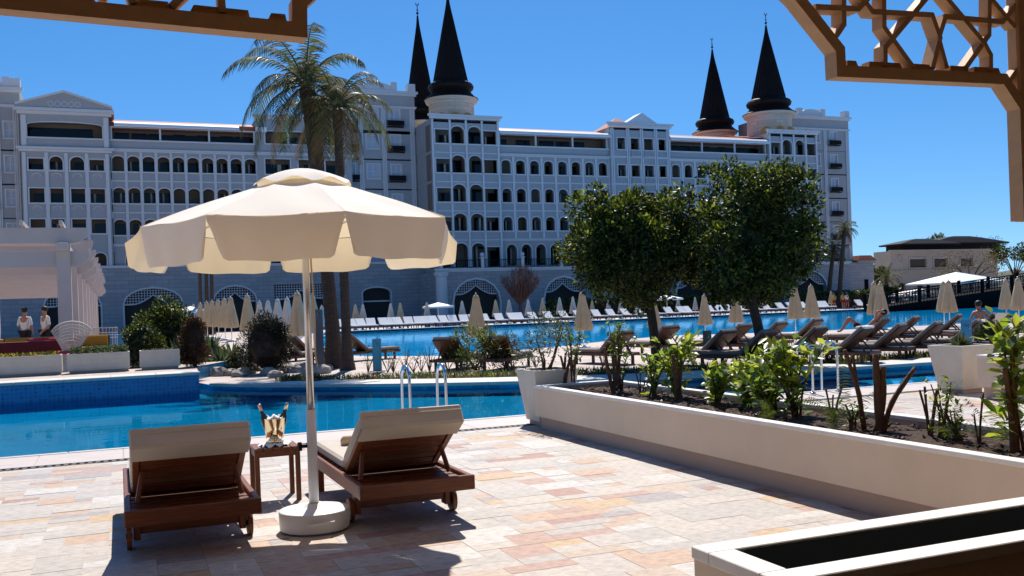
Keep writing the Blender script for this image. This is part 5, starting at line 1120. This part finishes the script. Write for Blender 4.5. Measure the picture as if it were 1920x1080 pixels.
def bench(label, p, m, L_=1.6):
    t = thing('garden_sofa',label,'sofa',p); MB().bbox(-L_/2,L_/2,-.35,.35,.15,.36,.02).build('frame',M['woodd'],t); MB().bbox(-L_/2,L_/2,.30,.40,.365,.80,.02).build('backrest',M['woodd'],t); MB().bbox(-L_/2+.03,L_/2-.03,-.34,.28,.362,.48,.03).build('seat_cushion',m,t); MB().bbox(-L_/2+.05,L_/2-.05,.18,.295,.485,.80,.03).build('back_cushion',m,t)
    for sx in (-1,1): MB().box(sx*(L_/2-.07)-.04,sx*(L_/2-.07)+.04,-.3,.3,0,.149).build('leg',M['woodd'],t)
bench('low sofa with mustard cushions inside the pergola',at(70,650,31,RZ),M['mustard'],1.8); bench('low sofa with mustard cushions outside the pergola columns',at(168,645,30.5,RZ),M['mustard'],1.1); bench('low sofa with magenta cushions behind the red cloth table',at(95,660,28.8,RZ),M['pink'],1.2)
# ================================================================ villa, bridge and trees on the right
VY = 128; vil = thing('villa','cream stone villa with dark pagoda roof beyond the bridge','villa',(PY(1780,560,VY).x,VY,0)); VO = Vector(vil.location)
def VB(b, name, m, parent=None): o = b.build(name, m, parent or vil); o.location = -VO if parent is None else (0,0,0); return o
M['villa_shade'] = mat('brown_recess_shade',(.10,.07,.055),.8); M['villa'] = mat('cream_villa_stone',(.50,.42,.34),.8,.1,.6); vx0,vx1 = PY(1672,540,VY).x,PY(1872,540,VY).x; vz1 = PY(1720,470,VY).z; vzm = PY(1720,508,VY).z  # brown fill: recess shade of the upper openings put into the colour
b = MB(); t_ = MB(); xm = vx0+(vx1-vx0)*.36
ops = [(vx0+1.5,vx0+3.1,1.2,vzm-2.0,.5),(vx0+5.6,vx0+7.3,1.2,vzm-2.0,.5)]; ops2 = [(vx0+4.2,vx0+8.0,vzm+.6,vz1-1.4,0),(vx0+9.8,vx0+13,vzm+.6,vz1-1.4,0),(vx0+16,vx0+19,vzm+.6,vz1-1.4,0)]
for z0,z1,oo in ((0,vzm,ops),(vzm,vz1,ops2)):
    xs = [vx0]+[(p_[1]+q_[0])/2 for p_,q_ in zip(oo,oo[1:])]+[vx1]
    for k,o_ in enumerate(oo): cell(b,xs[k],xs[k+1],z0,z1,VY,o_,.5); band(t_,o_,VY,.3,.1)
b.quad((vx0,VY,0),(vx0,VY,vz1),(vx0,VY+4,vz1),(vx0,VY+4,0)); b.quad((vx0,VY,vz1),(vx1,VY,vz1),(vx1,VY+4,vz1),(vx0,VY+4,vz1)); b.quad((vx1,VY,0),(vx1,VY+4,0),(vx1,VY+4,vz1),(vx1,VY,vz1)); VB(b,'villa_wall',M['villa'])
cornice(t_,vx0,vx1,VY,vz1+.15,.7,.5); cornice(t_,vx0,vx1,VY,vzm+.2,.5,.3); t_.tube([(vx0+2+.6*math.cos(a),VY-.03,vzm+2.2+.6*math.sin(a)) for a in [2*math.pi*k/12 for k in range(13)]],.12,5)
VB(t_,'stone_trim',M['villa'])
for o_ in ops+ops2: VB(MB().box(o_[0]+.02,o_[1]-.02,VY+.4,VY+.5,o_[2]+.02,o_[3]-.02),'window',M['dark_room'] if o_ in ops else M['villa_shade'])  # upper panels carry the painted recess shade
def pagoda(px0, px1, pye, pyt, dy):
    x0,x1 = PY(px0,pye,VY+dy).x,PY(px1,pye,VY+dy).x; ze = PY(px0,pye,VY+dy).z; zt = PY((px0+px1)/2,pyt,VY+dy).z; c = (x0+x1)/2; w_ = (x1-x0)/2
    prof = [(1.0,ze-.25),(1.02,ze),(.75,ze+(zt-ze)*.35),(.45,ze+(zt-ze)*.75),(.2,zt)]; V = []; Fq = []
    for r,z in prof:
        for sx,sy in ((-1,-1),(1,-1),(1,1),(-1,1)): V.append((c+sx*w_*r, VY+dy+2.4+sy*2.6*r, z))
    for k in range(len(prof)-1):
        for i in range(4): Fq.append((k*4+i,k*4+(i+1)%4,(k+1)*4+(i+1)%4,(k+1)*4+i))
    Fq += [(3,2,1,0),(16,17,18,19)]; VB(MB().add(V,Fq),'pagoda_roof',M['metal_roof']); VB(MB().box(c-w_*.86,c+w_*.86,VY+dy+.9,VY+dy+4.4,vz1+.16,ze-.26),'attic_wall',M['metal_roof'])
pagoda(1688,1800,457,446,0); pagoda(1745,1890,455,441,2)
# dark timber arched bridge
BY = 72; br = thing('footbridge','dark timber arched footbridge with railing over the end of the big pool','bridge',(PY(1790,570,BY).x,BY,0)); BO = Vector(br.location)
def BB(b, name, m, parent=None): o = b.build(name, m, parent or br); o.location = -BO if parent is None else (0,0,0); return o
bx0 = PY(1664,578,BY).x; bx1 = 132.; zr = lambda x: .25+ (x-bx0)*.083 - .0008*max(0,x-bx0)**2*0
xs = [bx0+(bx1-bx0)*k/30 for k in range(31)]
BB(MB().prism([(x,zr(x)) for x in xs][::-1]+[(bx0,-1.3),(bx1,-1.3)],3.2,'y',BY),'bridge_shade_wall',M['bridge'])  # solid dark side, deep shade under the bridge put into its colour
for yy in (BY+.05,BY+3.0):
    rr = MB(); rr.prism([(x,zr(x)+1.0) for x in xs]+[(x,zr(x)+1.12) for x in xs[::-1]],.1,'y',yy); h1 = BB(rr,'handrail',M['bridge'])
    BB(MB().prism([(x,zr(x)+.22) for x in xs]+[(x,zr(x)+.28) for x in xs[::-1]],.06,'y',yy+.02),'lower_rail',M['bridge']); bl = MB(); x = bx0+.2
    BB(MB().prism([(x,zr(x)+.62) for x in xs]+[(x,zr(x)+.67) for x in xs[::-1]],.06,'y',yy+.02),'middle_rail',M['bridge'])
    while x < bx1: bl.box(x-.03,x+.03,yy+.03,yy+.07,zr(x),zr(x)+1.0); bl.add([(x,yy+.045,zr(x)+.28),(x+.34,yy+.045,zr(x)+.60),(x+.38,yy+.045,zr(x)+.60),(x+.05,yy+.045,zr(x)+.28)],[(0,1,2,3)]); x += .38
    BB(bl,'baluster_row',M['bridge'])['kind'] = 'stuff'; x = bx0
    while x < bx1: BB(MB().bbox(x-.13,x+.13,yy-.08,yy+.18,zr(x)-.1,zr(x)+1.3,.02),'post',M['bridge']); x += 4.2
p = PY(1698,557,BY-.15); n = 24; lr = MB(); lr.tube([(.33*math.cos(2*math.pi*k/n),0,.33*math.sin(2*math.pi*k/n)) for k in range(n+1)],.09,8); t = thing('life_ring','orange life ring hanging on the bridge railing','life ring',(p.x,BY-.16,p.z)); lr.build('ring',M['orange'],t,True)
for k in range(4): a = rad(45+90*k); MB().tube([(.24*math.cos(a),-.02,.24*math.sin(a)),(.33*math.cos(a),-.10,.33*math.sin(a)),(.43*math.cos(a),-.02,.43*math.sin(a))],.03,6).build('white_band',M['white'],t)
# trees beyond the bridge
def loose_tree(label, px, pyb, pyt, wpx, Y, mats, mix, seed, n=2600, size=.5, bare=False):
    R = random.Random(seed); b0 = PY(px,pyb,Y); b0.z = 0; top = PY(px,pyt,Y); hgt = top.z; d = (b0-O).dot(FW); rw = wpx/2/F*d; t = thing('garden_tree',label,'tree',b0); tr = MB(); cl = []
    tr.tube([(0,0,0),(.1,0,hgt*.3),(0,.1,hgt*.55)],[.25,.2,.13],7)
    for k in range(12):
        a = R.uniform(0,6.28); e = Vector((math.cos(a)*rw*R.uniform(.4,.9),math.sin(a)*rw*.7,hgt*R.uniform(.6,.95))); tr.tube(catmull([Vector((.05,0,hgt*.35)),e*.5+Vector((0,0,hgt*.25)),e],4),[.10-.008*i for i in range(9)],5); cl.append((tuple(e),rw*R.uniform(.22,.38)))
    tr.build('trunk',M['bark'],t); per = n/sum(int(r_*r_*10*10)+8 for _,r_ in cl)*10; C,N = clumps(cl,per,size,.8); leaves('crown',C,N,size,mats,t,.45,mix)
loose_tree('spreading olive-brown thin tree in front of the villa',1820,560,480,150,112,[M['palm_b'],M['brown_leaf']],[.6,.4],1,1100,.30)
loose_tree('dark green tree right of the villa above the bridge',1905,560,455,80,118,[M['leaf_b'],M['leaf_a']],[.6,.4],2,2600,.45); loose_tree('dark bushy tree left of the villa',1648,580,500,46,120,[M['leaf_b'],M['leaf_a']],[.6,.4],3,1800,.4)
loose_tree('treetop showing over the villa roof',1755,560,434,34,150,[M['leaf_a'],M['palm_b']],[.6,.4],4,900,.5); loose_tree('low bushy tree at the foot of the bridge',1668,585,540,40,96,[M['leaf_b'],M['leaf_a']],[.5,.5],5,1500,.35)
loose_tree('thin treetop above the right end of the villa roof',1858,560,440,50,152,[M['leaf_b'],M['palm_b']],[.5,.5],6,500,.4)
# far hills
V = []; Fq = []; n = 60
for k in range(n+1):
    a = rad(-60+150*k/n); r_ = 2600; h_ = 26+22*math.sin(k*.9)+14*math.sin(k*2.3+1)+8*math.sin(k*5.1); V += [(r_*math.sin(a),r_*math.cos(a),-.03),(r_*1.1*math.sin(a),r_*1.1*math.cos(a),max(5,h_))]
for k in range(n): Fq.append((2*k,2*k+2,2*k+3,2*k+1))
struct(MB().add(V,Fq).build('hills',mat('hill_scrub',(.10,.11,.08),.95,.3,.02)))
# ================================================================ people
def skin_mesh(name, V, E, Rr, m, parent, sub=2, root=0):
    me = bpy.data.meshes.new(name); me.from_pydata(V, E, []); me.materials.append(m); o = bpy.data.objects.new(name, me); col.objects.link(o); o.parent = parent
    md = o.modifiers.new('skin','SKIN'); md.use_smooth_shade = True
    for i,sv in enumerate(me.skin_vertices[0].data): r_ = Rr[i]; sv.radius = r_ if hasattr(r_,'__len__') else (r_,r_); sv.use_root = i == root
    o.modifiers.new('sub','SUBSURF').levels = sub; o.modifiers['sub'].render_levels = sub; return o
def person(label, loc, rz, J, top, bottom, hair=True, scale=1.):
    """J: joint dict; a continuous skinned body with clothes as children"""
    t = thing('person', label, 'person', loc, rz); names = ['pelvis','waist','chest','neck','head','crown','shl','ell','wrl','hal','shr','elr','wrr','har','hil','knl','anl','tol','hir','knr','anr','tor']
    V = [J[k] for k in names]; id_ = {k:i for i,k in enumerate(names)}; rr = dict(pelvis=(.13,.10),waist=(.115,.085),chest=(.14,.095),neck=.05,head=.085,crown=.07,shl=.055,ell=.04,wrl=.028,hal=.03,shr=.055,elr=.04,wrr=.028,har=.03,hil=.085,knl=.055,anl=.036,tol=.03,hir=.085,knr=.055,anr=.036,tor=.03)
    Es = ['pelvis waist','waist chest','chest neck','neck head','head crown','chest shl','shl ell','ell wrl','wrl hal','chest shr','shr elr','elr wrr','wrr har','pelvis hil','hil knl','knl anl','anl tol','pelvis hir','hir knr','knr anr','anr tor']
    E_ = [tuple(id_[q] for q in e.split()) for e in Es]; bd = skin_mesh('body',V,E_,[rr[k] for k in names],M['skin'],t)
    def garment(nm, ks, es, m, g):
        ii = {k:i for i,k in enumerate(ks)}; skin_mesh(nm,[J[k] for k in ks],[tuple(ii[q] for q in e.split()) for e in es],[tuple((x*g) for x in (rr[k] if hasattr(rr[k],'__len__') else (rr[k],)*2)) for k in ks],m,t)
    if top: garment('shirt',['chest','waist','pelvis','shl','ell','shr','elr'],['chest waist','waist pelvis','chest shl','shl ell','chest shr','shr elr'],top,1.2)
    if bottom: J['ml'] = tuple((Vector(J['hil'])*.45+Vector(J['knl'])*.55)); J['mr'] = tuple((Vector(J['hir'])*.45+Vector(J['knr'])*.55)); rr['ml'] = rr['mr'] = .075; garment('shorts',['pelvis','hil','ml','hir','mr'],['pelvis hil','hil ml','pelvis hir','hir mr'],bottom,1.2)
    if hair: h_ = Vector(J['crown']); n_ = Vector(J['head']); c = n_.lerp(h_,.6); d_ = (h_-n_).normalized(); MB().ball(tuple(c+Vector((0,-.02,.012))),(.098,.105,.10),12,8).build('hair',M['hair'],t,True)
    t.scale = (scale,)*3; return t
def stand(arm=0.1, walk=.0, fold=0):
    return dict(pelvis=(0,0,.95),waist=(0,0,1.1),chest=(0,0,1.32),neck=(0,0,1.47),head=(0,.02,1.57),crown=(0,.02,1.68),shl=(-.17,0,1.38),ell=(-.24,-.02,1.12),wrl=(-.22+fold*.2,.06+arm,.90+fold*.2),hal=(-.21+fold*.25,.09+arm,.83+fold*.22),shr=(.17,0,1.38),elr=(.24,-.02,1.12),wrr=(.22,.06,.90),har=(.21,.09,.83),hil=(-.10,0,.90),knl=(-.11,.03+walk,.50),anl=(-.11,-.02+walk*.6,.08),tol=(-.12,.14+walk*.6,.035),hir=(.10,0,.90),knr=(.11,.03-walk*.4,.50),anr=(.11,-.02-walk*1.2,.08),tor=(.12,.14-walk*1.2,.035))
def on(px, Y): p = O+ray(px,590)*(Y/ray(px,590).y); return (p.x,p.y,0)
person('person in yellow shirt and red shorts standing by the slim palms',on(1565,78.6),rad(170),stand(.05,.0,1),M['shirt_y'],M['cloth_red'])
person('person in yellow shirt half behind the taller slim palm trunk',on(1582,79.2),rad(120),stand(.0,.1),M['shirt_y'],M['cloth_red']); person('person in white shirt and red shorts by the far loungers',on(1589,78.2),rad(190),stand(.08,.08),M['shirt_w'],M['cloth_red'])
q = at(48,640,35,RZ); person('person in white shirt standing at a column inside the pergola',q,rad(-30),stand(.1,.05,1),M['shirt_w'],M['cloth_dk']); q = at(86,640,34,RZ); person('person in pale shirt leaning beside the wicker chair',q,rad(120),stand(.2,.1),M['shirt_w'],M['cloth_dk'])
# reclining sunbather: arms behind the head, one knee up (lies along the lounger, feet towards +y)
lo = ILP['brown lounger with a sunbather lying on it']; zc = .42
J = dict(pelvis=(0,-.15,zc+.10),waist=(0,-.30,zc+.17),chest=(0,-.48,zc+.32),neck=(0,-.60,zc+.44),head=(0,-.66,zc+.52),crown=(0,-.72,zc+.61),shl=(-.17,-.54,zc+.38),ell=(-.36,-.64,zc+.62),wrl=(-.15,-.74,zc+.60),hal=(-.07,-.75,zc+.57),shr=(.17,-.54,zc+.38),elr=(.36,-.64,zc+.62),wrr=(.15,-.74,zc+.60),har=(.07,-.75,zc+.57),hil=(-.10,-.08,zc+.10),knl=(-.12,.24,zc+.46),anl=(-.12,.48,zc+.07),tol=(-.12,.60,zc+.05),hir=(.10,-.08,zc+.10),knr=(.12,.30,zc+.40),anr=(.12,.56,zc+.07),tor=(.12,.68,zc+.05))
person('sunbather lying on a brown lounger with arms behind head and knees up',lo.location,lo.rotation_euler.z,J,None,M['cloth_dk'])
lo = ILP['brown lounger near the seated sunbather']; p = O+ray(1838,600)*28.0
J = dict(pelvis=(0,0,.46),waist=(0,-.02,.62),chest=(0,.02,.84),neck=(0,.06,.98),head=(0,.09,1.07),crown=(0,.10,1.18),shl=(-.18,.02,.90),ell=(-.27,.02,.66),wrl=(-.20,.22,.52),hal=(-.16,.28,.50),shr=(.18,.02,.90),elr=(.27,.02,.66),wrr=(.20,.22,.52),har=(.16,.28,.50),hil=(-.11,.05,.46),knl=(-.15,.45,.50),anl=(-.15,.52,.09),tol=(-.15,.66,.04),hir=(.11,.05,.46),knr=(.15,.45,.50),anr=(.15,.52,.09),tor=(.15,.66,.04))
person('sunbather with dark hair seated on a lounger edge, bare back turned',(p.x,p.y,0),rad(-20),J,None,M['cloth_dk']); lounger('d',p.x,p.y+.05,rad(70),'brown lounger under the seated sunbather',gI)
# pale towels on a lounger
lo = ILP['brown lounger holding pale towels']; v = lo.matrix_basis @ Vector((0,-.72,.80)); tag(MB().bbox(-.30,.30,-.12,.10,-.01,.05,.02).build('towel',M['linen'],None,False,v,lo.rotation_euler.z),'pale folded towel over the backrest of a brown island lounger','towel')
